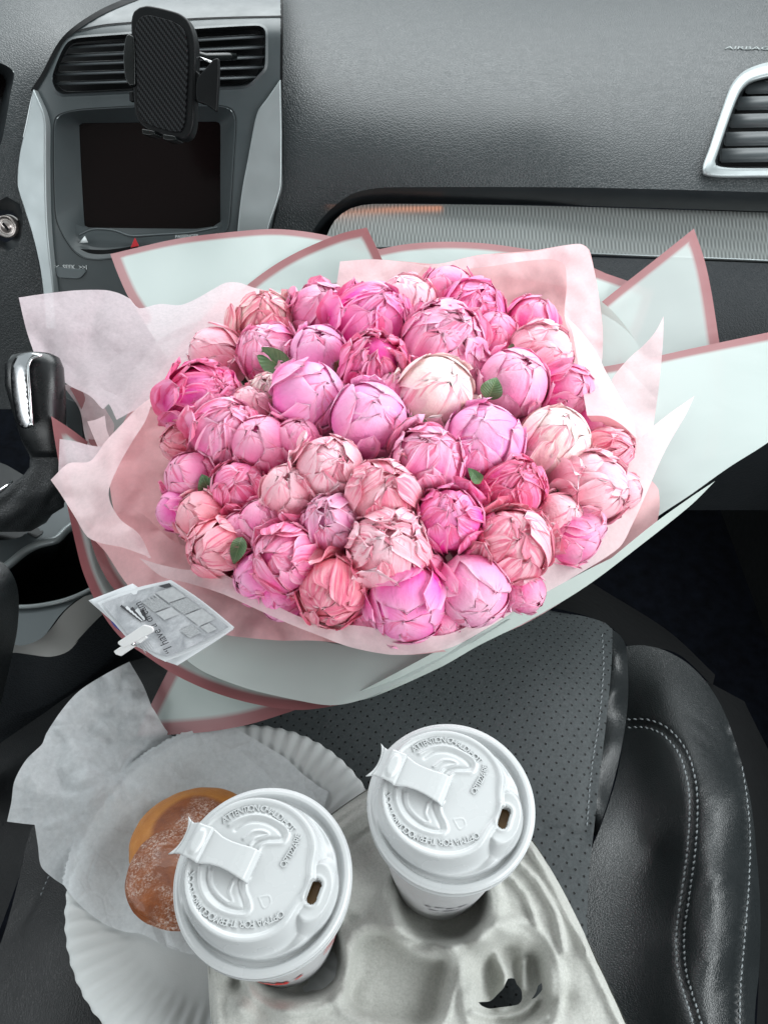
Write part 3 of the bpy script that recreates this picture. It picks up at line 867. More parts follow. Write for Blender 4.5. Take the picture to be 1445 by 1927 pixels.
# floor, door, far interior
def plane_obj(name, co, m, parent=None):
    o = mesh_obj(name, co, [tuple(range(len(co)))], m, parent, False)
    return o
fl = plane_obj('floor', [(-2.5, -2.0, -.42), (2.5, -2.0, -.42), (2.5, 2.2, -.42), (-2.5, 2.2, -.42)], M_carpet)
tag(fl, kind='structure')
door = thing('door_panel', 'black door card in deep shade at the right edge of the footwell', 'door', (0.42, 0.4, -0.42))
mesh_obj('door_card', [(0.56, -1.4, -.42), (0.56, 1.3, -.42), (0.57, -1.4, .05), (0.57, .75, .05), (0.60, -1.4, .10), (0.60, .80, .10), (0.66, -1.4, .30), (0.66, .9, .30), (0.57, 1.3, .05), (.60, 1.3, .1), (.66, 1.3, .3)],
         [(0, 1, 8, 3, 2), (2, 3, 5, 4), (4, 5, 7, 6), (3, 8, 9, 5), (5, 9, 10, 7)], M_shade, door, False)

door2 = thing('door_panel', 'black driver side door card far to the left beyond the console', 'door', (-1.25, 0.4, -0.42))
mesh_obj('door_card', [(-1.2, -1.4, -.42), (-1.2, 1.3, -.42), (-1.2, 1.3, .30), (-1.2, -1.4, .30)], [(0, 1, 2, 3)], M_dash_low, door2, False)
M_roof = simple('headliner_fabric', (0.42, 0.42, 0.40), 0.95, 0, 0.1, 0.05, 60)
M_tint = simple('rear_cabin_dark_trim', (0.05, 0.05, 0.052), 0.8)
rf_ = mesh_obj('ceiling', [(-1.2, -1.6, .84), (.66, -1.6, .84), (.66, .50, .86), (-1.2, .50, .86), (-1.2, -1.6, .88), (.66, -1.6, .88), (.66, .50, .90), (-1.2, .50, .90)], [(0, 1, 2, 3), (7, 6, 5, 4), (0, 3, 7, 4), (1, 5, 6, 2), (2, 6, 7, 3), (0, 4, 5, 1)], M_roof, None, False)
tag(rf_, kind='structure')
rw_ = mesh_obj('wall', [(-1.2, -1.6, -.42), (.66, -1.6, -.42), (.66, -1.6, .35), (-1.2, -1.6, .35), (-1.2, -1.65, -.42), (.66, -1.65, -.42), (.66, -1.65, .35), (-1.2, -1.65, .35)], [(0, 1, 2, 3), (7, 6, 5, 4), (3, 2, 6, 7)], M_tint, None, False)
tag(rw_, kind='structure')

# added amber light under the lip, makes the strip's orange reflection at its left
al_ = bpy.data.lights.new('added_amber_light', 'AREA'); al_.shape = 'RECTANGLE'; al_.size = .14; al_.size_y = .006; al_.energy = 0.005; al_.color = (1.0, .26, .06)
ao_ = bpy.data.objects.new('added_amber_light', al_); link(ao_)
ao_.location = P(722, 388, .918); ao_.rotation_euler = (P(722, 430, .945) - P(722, 388, .918)).to_track_quat('-Z', 'Y').to_euler()
# ================================================================ bouquet materials
def petal_mat():
    n = NT('petal'); 
    oi = n.n('ShaderNodeObjectInfo')
    at = n.n('ShaderNodeAttribute', attribute_name='pet')        # u across, v along, edge
    s = n.n('ShaderNodeSeparateXYZ'); n.l(at.outputs['Vector'], s.inputs[0])
    u, v, e = s.outputs
    co = n.coord()
    # fine veins running along the petal
    cb = n.n('ShaderNodeCombineXYZ'); n.l(n.math('MULTIPLY', u, 9.0), cb.inputs[0]); n.l(n.math('MULTIPLY', v, 1.1), cb.inputs[1]); n.l(n.math('MULTIPLY', oi.outputs['Random'], 37.0), cb.inputs[2])
    vein = n.noise(cb.outputs[0], 2.2, 4, 0.6)
    base = oi.outputs['Color']
    deep = n.n('ShaderNodeMixRGB', blend_type='MULTIPLY'); deep.inputs[0].default_value = 1
    n.l(base, deep.inputs[1]); deep.inputs[2].default_value = (0.98, 0.78, 0.88, 1)
    pale = n.mix(0.35, base, (0.96, 0.60, 0.74))
    c = n.mix(n.ramp(vein, [(0.3, 0.0), (0.72, 1.0)]), deep.outputs[0], base)
    c = n.mix(n.ramp(n.noise(co, 2.2, 3), [(0.4, 0.0), (0.7, 0.55)]), c, pale)
    # paler margins
    c = n.mix(n.ramp(e, [(0.55, 0.0), (0.88, 0.6), (1.0, 0.9)]), c, n.mix(0.6, base, (1.0, 0.84, 0.90)))
    # crimson flames by the margin, as the variety has them
    cb2 = n.n('ShaderNodeCombineXYZ'); n.l(n.math('MULTIPLY', u, 2.6), cb2.inputs[0]); n.l(n.math('MULTIPLY', v, 0.9), cb2.inputs[1]); n.l(n.math('MULTIPLY', oi.outputs['Random'], 91.0), cb2.inputs[2])
    fl = n.noise(cb2.outputs[0], 1.5, 3, 0.6, 0.3)
    thr = n.math('SUBTRACT', n.math('ADD', fl, n.math('MULTIPLY', oi.outputs['Alpha'], 0.24)), 0.645)
    thr = n.math('ADD', thr, n.math('MULTIPLY', n.math('SUBTRACT', e, 0.80), 0.42))
    f = n.ramp(thr, [(0.0, 0.0), (0.09, 0.7), (0.25, 1.0)])
    c = n.mix(n.math('MULTIPLY', f, 0.72), c, (0.78, 0.018, 0.15))
    n.set(c, 0.52, 0, 0.28)
    n.b.inputs['Sheen Weight'].default_value = 0.12
    nb = n.bump(vein, 0.5, 0.0006)
    nb = n.bump(n.noise(co, 5, 4, .55), 0.6, 0.0016, nb)
    n.l(nb, n.b.inputs['Normal'])
    tr = n.n('ShaderNodeBsdfTranslucent'); n.l(c, tr.inputs[0]); n.l(nb, tr.inputs['Normal'])
    mx = n.n('ShaderNodeMixShader'); mx.inputs[0].default_value = 0.12
    n.l(n.b.outputs[0], mx.inputs[1]); n.l(tr.outputs[0], mx.inputs[2]); n.l(mx.outputs[0], n.out.inputs[0])
    return n.m
M_petal = petal_mat()
def leaf_mat(name, a, b):
    n = NT(name); at = n.n('ShaderNodeAttribute', attribute_name='pet')
    s = n.n('ShaderNodeSeparateXYZ'); n.l(at.outputs['Vector'], s.inputs[0])
    au = n.math('ABSOLUTE', s.outputs[0])
    w = n.math('SINE', n.math('MULTIPLY', n.math('SUBTRACT', s.outputs[1], n.math('MULTIPLY', au, 0.25)), 60))
    c = n.mix(n.ramp(w, [(0.7, 0.0), (1.0, 0.3)]), n.ramp(n.noise(n.coord(), 90, 3), [(0.3, a), (0.7, b)]), (0.16, 0.24, 0.10))
    c = n.mix(n.ramp(au, [(0.0, 0.8), (0.07, 0.0)]), c, (0.22, 0.30, 0.14))
    n.set(c, 0.42, 0, 0.45); n.l(n.bump(w, 0.25, 0.0005), n.b.inputs['Normal'])
    return n.m
M_leaf = leaf_mat('leaf', (0.06, 0.13, 0.05), (0.12, 0.21, 0.09))
M_sepal = leaf_mat('sepal', (0.10, 0.13, 0.045), (0.20, 0.19, 0.08))
M_stem = simple('stem', (0.03, 0.05, 0.02), 0.6)

def wrap_mat(name, col, trans=0.22, see=0.10):
    n = NT(name); at = n.n('ShaderNodeAttribute', attribute_name='edge')
    c = n.coord()
    base = n.ramp(n.noise(c, 5, 3), [(0.3, tuple(v * .96 for v in col)), (0.7, col)])
    m = n.ramp(at.outputs['Fac'], [(0.0078, 1.0), (0.0082, 0.0)])
    cc = n.mix(m, base, (0.30, 0.115, 0.122))
    n.set(cc, 0.38, 0, 0.4)
    n.l(n.bump(n.noise(c, 11, 3, 0.5, 0.8), 0.25, 0.006), n.b.inputs['Normal'])
    tr = n.n('ShaderNodeBsdfTranslucent'); n.l(cc, tr.inputs[0])
    mx = n.n('ShaderNodeMixShader'); mx.inputs[0].default_value = trans
    n.l(n.b.outputs[0], mx.inputs[1]); n.l(tr.outputs[0], mx.inputs[2])
    tp = n.n('ShaderNodeBsdfTransparent'); m2 = n.n('ShaderNodeMixShader')
    n.l(n.math('MULTIPLY', n.math('SUBTRACT', 1.0, m), see), m2.inputs[0]); n.l(mx.outputs[0], m2.inputs[1]); n.l(tp.outputs[0], m2.inputs[2])
    n.l(m2.outputs[0], n.out.inputs[0])
    return n.m
M_wrap_see = wrap_mat('thin_wrapping_film', (0.56, 0.62, 0.60), 0.22, 0.30)
M_wrap = wrap_mat('white_wrapping_film', (0.50, 0.57, 0.55))
def tissue_mat(name, col, see=0.12, crk=0.35):
    n = NT(name); c = n.coord()
    f = n.noise(c, 260, 4, 0.75)
    f2 = n.noise(c, 12, 4, 0.6)
    lo = tuple(v * 0.95 for v in col)
    cc = n.mix(n.ramp(f, [(0.35, 0.0), (0.65, 1.0)]), lo, col)
    cc = n.mix(n.ramp(f2, [(0.35, 0.0), (0.7, 0.2)]), cc, tuple(min(1, v * 1.08 + .02) for v in col))
    n.set(cc, 0.75, 0, 0.2)
    fold = n.ramp(n.voro(c, 16, 'DISTANCE_TO_EDGE'), [(0.0, 0.0), (0.12, 1.0)])
    cr1 = n.ramp(n.voro(c, 13, 'DISTANCE_TO_EDGE'), [(0.0, 0.0), (0.05, 1.0)])
    nb = n.bump(f, 0.12, 0.0006); nb = n.bump(cr1, .12, .002, nb); nb = n.bump(n.noise(c, 70, 3, .5), crk * .3, 0.0015, nb)
    n.l(nb, n.b.inputs['Normal'])
    tr = n.n('ShaderNodeBsdfTranslucent'); n.l(cc, tr.inputs[0]); n.l(nb, tr.inputs['Normal'])
    mx = n.n('ShaderNodeMixShader'); mx.inputs[0].default_value = 0.38
    n.l(n.b.outputs[0], mx.inputs[1]); n.l(tr.outputs[0], mx.inputs[2])
    tp = n.n('ShaderNodeBsdfTransparent'); m2 = n.n('ShaderNodeMixShader')
    n.l(n.ramp(f, [(0.3, see * 1.25), (0.7, see * 0.8)]), m2.inputs[0]); n.l(mx.outputs[0], m2.inputs[1]); n.l(tp.outputs[0], m2.inputs[2])
    n.l(m2.outputs[0], n.out.inputs[0])
    return n.m
M_tissue = tissue_mat('pale_pink_tissue', (0.92, 0.74, 0.76), 0.12)
M_tissue_p = tissue_mat('pink_tissue', (0.95, 0.58, 0.60), 0.08)
M_tissue_w = tissue_mat('whitish_tissue', (0.84, 0.72, 0.76), 0.22, 0.3)

# ================================================================ peonies
def petal_mesh(name, Rb, th0, tip, w, k, lift, ruf, seed, nu=12, nv=14, tipin=0.0, base_w=0.25, notch=0.08, twist=0.0):
    """Petal wrapped on a bud of radius Rb about +Z, its middle line in the XZ plane. th0 base polar angle, tip polar angle of the tip."""
    U = np.linspace(-1, 1, nu + 1); V = np.linspace(0, 1, nv + 1)
    u, v = np.meshgrid(U, V)
    tipu = tip + (np.abs(u) ** 2.4) * 0.06 * w / 0.7
    nz = np.array([noise.noise((a * 1.7 + seed, seed * 3.1, 0.0)) + .5 * noise.noise((a * 4.7 + seed, 5.0, seed)) for a in U])
    tipu = tipu + nz[None, :] * notch
    th = th0 + (tipu - th0) * v
    vc = min(.86, max(.5, 1 - 1.02 * w / max(.4, th0 - tip)))
    prof = np.where(v < vc, base_w + (1 - base_w) * np.sin(np.clip(v / vc, 0, 1) * math.pi / 2), np.sqrt(np.clip(1 - ((np.clip(v, vc, 1) - vc) / (1 - vc)) ** 2.1, 0.0004, 1)))
    wid = w * prof * (1 + 0.07 * np.sin(v * 9 + seed * 5))
    b = wid * u
    e = np.maximum(np.abs(u) ** 1.0, np.clip((v - .35) / .65, 0, 1))
    ee = np.clip(e, 0, 1)
    n1 = np.array([[noise.noise((a * 2.1 + seed * 7, c * 2.4, seed)) for a in U] for c in V])
    n2 = np.array([[noise.noise((a * 5.3 + seed * 3, c * 5.0, seed + 9)) for a in U] for c in V])
    r = Rb * k * (1 + lift * ee ** 4 + ruf * (n1 * 0.7 + n2 * 0.5) * (0.35 + ee ** 2) + 0.012 * np.cos(u * math.pi * 1.5) * (1 - ee))
    r = r * (1 - tipin * np.clip((v - .75) / .25, 0, 1) ** 2)
    # round keel so neighbouring petals overlap like scales
    sx = np.cos(b) * np.sin(th); sy = np.sin(b); sz = np.cos(b) * np.cos(th)
    pts = np.stack([sx * r, sy * r, sz * r * 1.04], -1).reshape(-1, 3)
    if twist:
        tw = random.Random(seed)
        rm = Matrix.Rotation(tw.uniform(-twist, twist), 3, 'X') @ Matrix.Rotation(tw.uniform(-twist, twist) * .7, 3, 'Y')
        pts = pts @ np.array(rm).T
    pet = np.stack([u, v, np.maximum(np.abs(u), v)], -1).reshape(-1, 3)
    fs = []
    m = nu + 1
    for j in range(nv):
        for i in range(nu):
            fs.append((j * m + i, j * m + i + 1, (j + 1) * m + i + 1, (j + 1) * m + i))
    me = bpy.data.meshes.new(name)
    me.from_pydata([tuple(p) for p in pts], [], fs)
    me.shade_smooth()
    a = me.attributes.new('pet', 'FLOAT_VECTOR', 'POINT'); a.data.foreach_set('vector', pet.astype(np.float32).ravel())
    me.materials.append(M_petal)
    return me

def bud_set(kind, seed):
    """list of (part name, mesh, azimuth) of one bud with unit radius"""
    r_ = random.Random(seed)
    out = []
    def P_(tip, w, k, lift, ruf, az, th0=R(165), nu=12, nv=14, tipin=0.0, notch=0.08, bw=.25, tws=dict(smooth=.16, mixed=.42, ruffled=.42, open=.12)[kind]):
        out.append((petal_mesh('petal', 1.0, th0, tip, w, k, lift, ruf, r_.uniform(0, 50), nu, nv, tipin, bw, notch, tws), az))
    g = math.radians
    if kind == 'smooth':
        n = 5; a0 = r_.uniform(0, 6.28)
        for i in range(n): P_(g(r_.uniform(-14, 4)), r_.uniform(.62, .75), .92 + .008 * i, .015, .02, a0 + i * 2 * math.pi / n, notch=.05)
        n = 4; a0 = r_.uniform(0, 6.28)
        for i in range(n): P_(g(r_.uniform(8, 34)), r_.uniform(.75, .98), .965 + .010 * i, .025, .022, a0 + i * 2 * math.pi / n + r_.uniform(-.3, .3), notch=.07)
        n = 4; a0 = r_.uniform(0, 6.28)
        for i in range(n): P_(g(r_.uniform(45, 75)), r_.uniform(.5, .75), 1.015 + .008 * i, .05, .03, a0 + i * 2 * math.pi / n + r_.uniform(-.4, .4))
        for i in range(2): P_(g(r_.uniform(70, 100)), r_.uniform(.35, .5), 1.05, .16, .06, r_.uniform(0, 6.28))
        for i in range(3): P_(g(r_.uniform(30, 75)), r_.uniform(.14, .3), 1.05 + .006 * i, .09, .06, r_.uniform(0, 6.28), th0=R(130), nu=8, nv=9, notch=.14)
    elif kind == 'mixed':
        a0 = r_.uniform(0, 6.28)
        for i in range(6): P_(g(r_.uniform(-8, 12)), r_.uniform(.4, .6), .90 + .008 * i, .04, .05, a0 + i * 2 * math.pi / 6, notch=.14)
        a0 = r_.uniform(0, 6.28)
        for i in range(6): P_(g(r_.uniform(14, 44)), r_.uniform(.42, .7), .955 + .010 * i, .04, .05, a0 + i * 2 * math.pi / 6 + r_.uniform(-.3, .3), notch=.14)
        a0 = r_.uniform(0, 6.28)
        for i in range(6): P_(g(r_.uniform(45, 85)), r_.uniform(.32, .6), 1.02 + .008 * i, .08, .06, a0 + i * 2 * math.pi / 6 + r_.uniform(-.4, .4), notch=.12)
        for i in range(3): P_(g(r_.uniform(60, 95)), r_.uniform(.2, .42), 1.07, .24, .10, r_.uniform(0, 6.28))
        for i in range(5): P_(g(r_.uniform(6, 62)), r_.uniform(.2, .36), 1.02 + .008 * i, .05, .05, r_.uniform(0, 6.28), th0=R(120), nu=8, nv=10, notch=.10)
    elif kind == 'ruffled':
        for i in range(13): P_(g(r_.uniform(-14, 14)), r_.uniform(.18, .34), .86 + .008 * i, .08, .13, r_.uniform(0, 6.28), nu=9, notch=.25)
        a0 = r_.uniform(0, 6.28)
        for i in range(8): P_(g(r_.uniform(10, 32)), r_.uniform(.26, .5), .94 + .009 * i, .07, .09, a0 + i * 2 * math.pi / 8 + r_.uniform(-.3, .3), nu=10, notch=.2)
        for i in range(7): P_(g(r_.uniform(42, 75)), r_.uniform(.32, .6), 1.0 + .009 * i, .07, .07, a0 + .4 + i * 2 * math.pi / 7 + r_.uniform(-.4, .4), notch=.14)
        for i in range(4): P_(g(r_.uniform(60, 95)), r_.uniform(.25, .42), 1.07, .26, .12, r_.uniform(0, 6.28), notch=.14)
        for i in range(6): P_(g(r_.uniform(4, 50)), r_.uniform(.16, .32), 1.01 + .008 * i, .07, .07, r_.uniform(0, 6.28), th0=R(110), nu=8, nv=10, notch=.16)
    elif kind == 'open':
        for i in range(12): P_(g(r_.uniform(16, 30)), r_.uniform(.12, .24), .74 + .016 * i, .20, .28, i * 2.4 + r_.uniform(-.2, .2), nu=8, notch=.35)
        a0 = r_.uniform(0, 6.28)
        for i in range(9): P_(g(r_.uniform(24, 38)), r_.uniform(.24, .42), .94 + .008 * i, .08, .14, a0 + i * 2 * math.pi / 9, nu=9, notch=.25)
        for i in range(6): P_(g(r_.uniform(42, 62)), r_.uniform(.5, .72), 1.0 + .01 * i, .05, .05, a0 + .3 + i * 2 * math.pi / 6, notch=.1)
        for i in range(3): P_(g(r_.uniform(65, 95)), r_.uniform(.35, .5), 1.07, .22, .08, r_.uniform(0, 6.28))
    return out
BUDS = {k: [bud_set(k, 100 + i * 17 + len(k)) for i in range(n)] for k, n in (('smooth', 5), ('mixed', 6), ('ruffled', 5), ('open', 3))}
core_bm = bmesh.new(); bmesh.ops.create_icosphere(core_bm, subdivisions=3, radius=0.885)
core_me = bpy.data.meshes.new('bud_core'); core_bm.to_mesh(core_me); core_bm.free(); core_me.shade_smooth()
a_ = core_me.attributes.new('pet', 'FLOAT_VECTOR', 'POINT'); core_me.materials.append(M_petal)
sep_me = []
for i in range(3):
    me_ = petal_mesh('sepal', 1.0, R(178), R(100 + 8 * i), .34, 1.09, .12, .05, 3.3 + i, 8, 10); me_.materials.clear(); me_.materials.append(M_sepal); sep_me.append(me_)
loose_me = [petal_mesh('loose_petal', 1.0, R(150), R(48 + 10 * i), .46 + .06 * i, 1.10, .20, .08, 60.3 + i * 7, 12, 12, notch=.12) for i in range(4)]

PAL = dict(hot=(0.96, 0.042, 0.47), pink=(0.97, 0.125, 0.43), light=(0.97, 0.25, 0.55), lilac=(0.95, 0.23, 0.62), pale=(1.0, 0.50, 0.58),
           cream=(0.97, 0.77, 0.68), salmon=(0.96, 0.24, 0.32), dusty=(0.98, 0.42, 0.50), magenta=(0.90, 0.04, 0.38), mauve=(0.88, 0.27, 0.55))
BC = (745, 850); BA = (455, 350)
def dome_z(px, py):
    q = ((px - BC[0]) / BA[0]) ** 2 + ((py - BC[1]) / BA[1]) ** 2
    return 0.138 + 0.045 * max(0, 1 - q)
# px, py, radius px, colour, kind, crimson amount, tilt direction (deg in picture, None random), tilt, leaf, label
F_ = [
 (500, 608, 56, 'cream', 'mixed', .9, 100, 30, 'cream peony bud flamed with crimson at the upper left of the bouquet'),
 (408, 668, 47, 'dusty', 'smooth', .15, 150, 35, 'closed dusty pink bud nearest the upper left tissue fold'),
 (505, 666, 57, 'light', 'mixed', .35, 120, 25, 'pale pink peony with a pointed green leaf across its front'),
 (605, 590, 54, 'light', 'mixed', .25, 60, 25, 'light pink peony just left of the hot pink one in the back row'),
 (697, 610, 72, 'hot', 'ruffled', .25, 60, 25, 'hot pink peony with frilled top in the back row'),
 (600, 668, 55, 'lilac', 'smooth', .2, 90, 20, 'light lilac pink bud below the back row, left of the open magenta flower'),
 (765, 572, 54, 'pale', 'smooth', .3, 110, 30, 'peach pink bud between the two hot pink peonies at the back'),
 (842, 556, 52, 'pink', 'smooth', .1, 90, 40, 'smooth pink bud at the very back touching the tissue paper'),
 (890, 588, 58, 'hot', 'mixed', .55, 60, 20, 'hot pink peony with crimson streaks at the back right'),
 (998, 608, 44, 'pink', 'mixed', .45, 60, 40, 'small rosy bud tucked behind the pale one at the upper right'),
 (835, 650, 74, 'light', 'ruffled', .15, 80, 12, 'large light pink peony with a ruffled open centre, upper middle'),
 (1020, 668, 58, 'pale', 'mixed', .25, 30, 30, 'pale blush peony bud at the upper right under the rosy bud'),
 (706, 692, 64, 'magenta', 'open', .55, 80, 15, 'open magenta peony with dark frilled centre'),
 (385, 752, 68, 'hot', 'ruffled', .75, 30, 30, 'magenta peony with crimson heart at the left edge of the bouquet'),
 (582, 752, 70, 'lilac', 'smooth', .12, 30, 15, 'large lilac pink peony left of centre with big rounded petals'),
 (965, 722, 66, 'light', 'smooth', .15, 60, 20, 'pink peony right of the creamy bud with a dark leaf at its side'),
 (820, 745, 73, 'cream', 'smooth', .2, 45, 12, 'large creamy white peony bud in the upper middle'),
 (1070, 740, 50, 'pink', 'mixed', .3, 10, 35, 'pink bud partly covered by the curled tissue at the right'),
 (695, 790, 71, 'lilac', 'smooth', .02, 60, 8, 'smooth round lilac pink bud in the centre of the bouquet'),
 (425, 815, 62, 'light', 'ruffled', .45, 70, 25, 'light pink ruffled peony near the left edge'),
 (492, 838, 56, 'pink', 'smooth', .02, 110, 15, 'smooth plain pink bud right of the ruffled one at the left'),
 (340, 835, 32, 'salmon', 'mixed', .35, 170, 40, 'very small peach pink bud at the far left edge'),
 (911, 832, 73, 'lilac', 'smooth', .25, 75, 12, 'large lilac pink peony right of centre with veined petals'),
 (1043, 832, 67, 'cream', 'smooth', .35, 60, 22, 'cream peony with crimson tipped lower petals at the right'),
 (805, 868, 64, 'light', 'mixed', .4, 80, 12, 'light pink peony with red petal edges just below the centre'),
 (618, 884, 64, 'pale', 'mixed', .4, 60, 12, 'pale lilac peony with a wide folded pink petal on top'),
 (1145, 848, 40, 'dusty', 'ruffled', .6, 0, 45, 'small dusty rose bud at the far right edge'),
 (1128, 795, 36, 'pink', 'smooth', .1, 0, 40, 'pink petals showing below the curled tissue at the right'),
 (362, 902, 46, 'pink', 'smooth', .35, 150, 30, 'pink bud with a small green leaf at the left edge'),
 (450, 918, 48, 'pink', 'mixed', .85, 120, 22, 'crimson edged pink bud left of the pale dusty one'),
 (545, 928, 55, 'dusty', 'smooth', .2, 100, 15, 'pale dusty pink bud with a plain rounded front petal'),
 (335, 962, 36, 'hot', 'smooth', .1, 180, 45, 'bright pink bud half hidden at the lower left edge'),
 (385, 975, 47, 'salmon', 'smooth', .03, 160, 30, 'smooth salmon pink bud at the lower left'),
 (720, 932, 67, 'dusty', 'mixed', .6, 70, 10, 'dusty pale peony with thin crimson outlines in the lower middle'),
 (965, 918, 58, 'pink', 'ruffled', .9, 60, 15, 'crimson streaked ruffled peony below the large lilac one'),
 (1115, 918, 68, 'pale', 'mixed', .5, 20, 30, 'blush peony with a magenta streak near the right tissue edge'),
 (625, 987, 54, 'mauve', 'ruffled', .35, 120, 15, 'mauve pink frilled peony in the lower middle'),
 (495, 985, 42, 'pink', 'smooth', .15, 120, 20, 'small pink bud below the pale dusty bud'),
 (845, 978, 60, 'hot', 'mixed', .6, 80, 10, 'hot pink peony with crimson flanks in the lower middle'),
 (412, 1032, 57, 'salmon', 'mixed', .4, 200, 30, 'salmon pink bud with red rims at the lower left'),
 (540, 1052, 64, 'pink', 'mixed', .5, 160, 15, 'pink peony with white curled outer petals at the lower left'),
 (732, 1035, 74, 'pale', 'ruffled', .45, 90, 8, 'large pale pink ruffled peony at the lower centre'),
 (965, 1028, 72, 'pale', 'mixed', .8, 60, 12, 'large peach pink peony flamed with crimson at the lower right'),
 (1048, 975, 44, 'dusty', 'smooth', .3, 30, 30, 'pale loose petalled bud leaning beside the large flamed peony'),
 (1075, 1012, 46, 'pink', 'smooth', .1, 0, 40, 'plain pink bud behind the lower right tissue edge'),
 (488, 1088, 44, 'hot', 'smooth', .1, 200, 35, 'hot pink bud beneath the curled white petals at the lower left'),
 (627, 1115, 64, 'salmon', 'mixed', .75, 250, 15, 'pink bud streaked with red and green at the front'),
 (765, 1135, 74, 'hot', 'smooth', .3, 270, 15, 'large hot pink peony at the front edge of the bouquet'),
 (890, 1112, 69, 'light', 'smooth', .03, 300, 12, 'smooth light pink bud at the front right of the hot pink one'),
 (530, 1130, 36, 'hot', 'smooth', .15, 240, 35, 'small hot pink bud against the front tissue'),
 (985, 1112, 38, 'pink', 'smooth', .1, 320, 35, 'pink petals showing at the front right behind the tissue'),
 (505, 742, 34, 'cream', 'ruffled', .3, 100, 20, 'small creamy frilled bud between the lilac and the magenta ones'),
 (930, 632, 42, 'pink', 'smooth', .5, 60, 30, 'rosy bud squeezed right of the large ruffled flower'),
 (875, 690, 40, 'light', 'smooth', .1, 270, 30, 'light pink petals hanging between the ruffled flower and the creamy bud'),
 (745, 745, 40, 'pink', 'smooth', .2, 90, 30, 'small pink bud between the magenta flower and the creamy bud'),
 (560, 830, 40, 'pink', 'smooth', .2, 90, 30, 'small pink bud below the large lilac peony'),
 (800, 1075, 36, 'pink', 'smooth', .3, 90, 20, 'small pink bud above the hot pink one at the front'),
 (695, 1158, 34, 'pink', 'smooth', .3, 250, 20, 'small pink bud pressed against the front tissue'),
 (1098, 985, 40, 'light', 'smooth', .2, 0, 30, 'light pink bud wedged between the blush peony and the plain pink bud at the right'),
 (472, 768, 38, 'pale', 'mixed', .5, 120, 20, 'pale bud showing above the ruffled light pink flower at the left'),
 (660, 985, 36, 'pink', 'smooth', .3, 90, 20, 'rose bud peeping out right of the mauve frilled one'),
 (898, 1040, 36, 'hot', 'smooth', .4, 270, 20, 'hot pink bud wedged left of the large flamed peony'),
 (455, 1000, 36, 'pink', 'smooth', .2, 150, 25, 'rose bud tucked above the salmon one with red rims'),
 (690, 1085, 34, 'salmon', 'smooth', .5, 270, 20, 'salmon bud peeping below the large pale ruffled peony'),
 (835, 1165, 34, 'pink', 'smooth', .3, 290, 25, 'rose bud at the front tissue between the hot pink and light pink ones'),
 (1168, 925, 34, 'dusty', 'smooth', .3, 0, 45, 'dusty bud against the right tissue below the frilled dusty one'),
 (345, 800, 30, 'pink', 'smooth', .2, 170, 40, 'tiny rose bud under the magenta peony at the left edge'),
]
FOOT = Vector((0.0, 0.50, -0.30))
leaf_list = {2: (515, 680, 488, 655, 545, 700), }
def leaf_mesh(a, b, width, t, bend=0.004):
    """leaf from point a to tip b in the picture plane, lying at distance t"""
    A, B = P(a[0], a[1], t + .004), P(b[0], b[1], t)
    d = (B - A); L = d.length; x = d.normalized()
    view = (Vector((0, 0, CAMZ)) - A).normalized()
    y = view.cross(x).normalized(); z = x.cross(y)
    if z.dot(view) < 0: z = -z
    vs, fs, pet = [], [], []
    nu, nv = 6, 14
    for j in range(nv + 1):
        v = j / nv
        w = width * (math.sin(math.pi * min(1, v ** .8)) ** .8) * (1 if v < .999 else 0)
        for i in range(nu + 1):
            u = i / nu * 2 - 1
            vs.append(A + x * (v * L) + y * (u * w) + z * (abs(u) ** 1.3 * w * .45 + math.sin(v * math.pi) * bend + math.sin(v * 9 + u * 2) * .0006))
            pet.append((u, v, 0))
    for j in range(nv):
        for i in range(nu):
            k = j * (nu + 1) + i
            fs.append((k, k + 1, k + nu + 2, k + nu + 1))
    return vs, fs, pet
leaves = {2: [((548, 706), (482, 655), 20)], 15: [((918, 752), (934, 710), 17)], 28: [((400, 938), (380, 892), 15)], 16: [((788, 812), (772, 782), 18)],
          14: [((548, 842), (575, 826), 8), ((520, 850), (560, 832), 8)], 38: [((905, 908), (880, 880), 9)], 12: [((738, 722), (733, 700), 6)], 11: [((955, 655), (972, 668), 10)], 39: [((455, 1010), (440, 1062), 12)]}
flower_info = []
rf = random.Random(42)
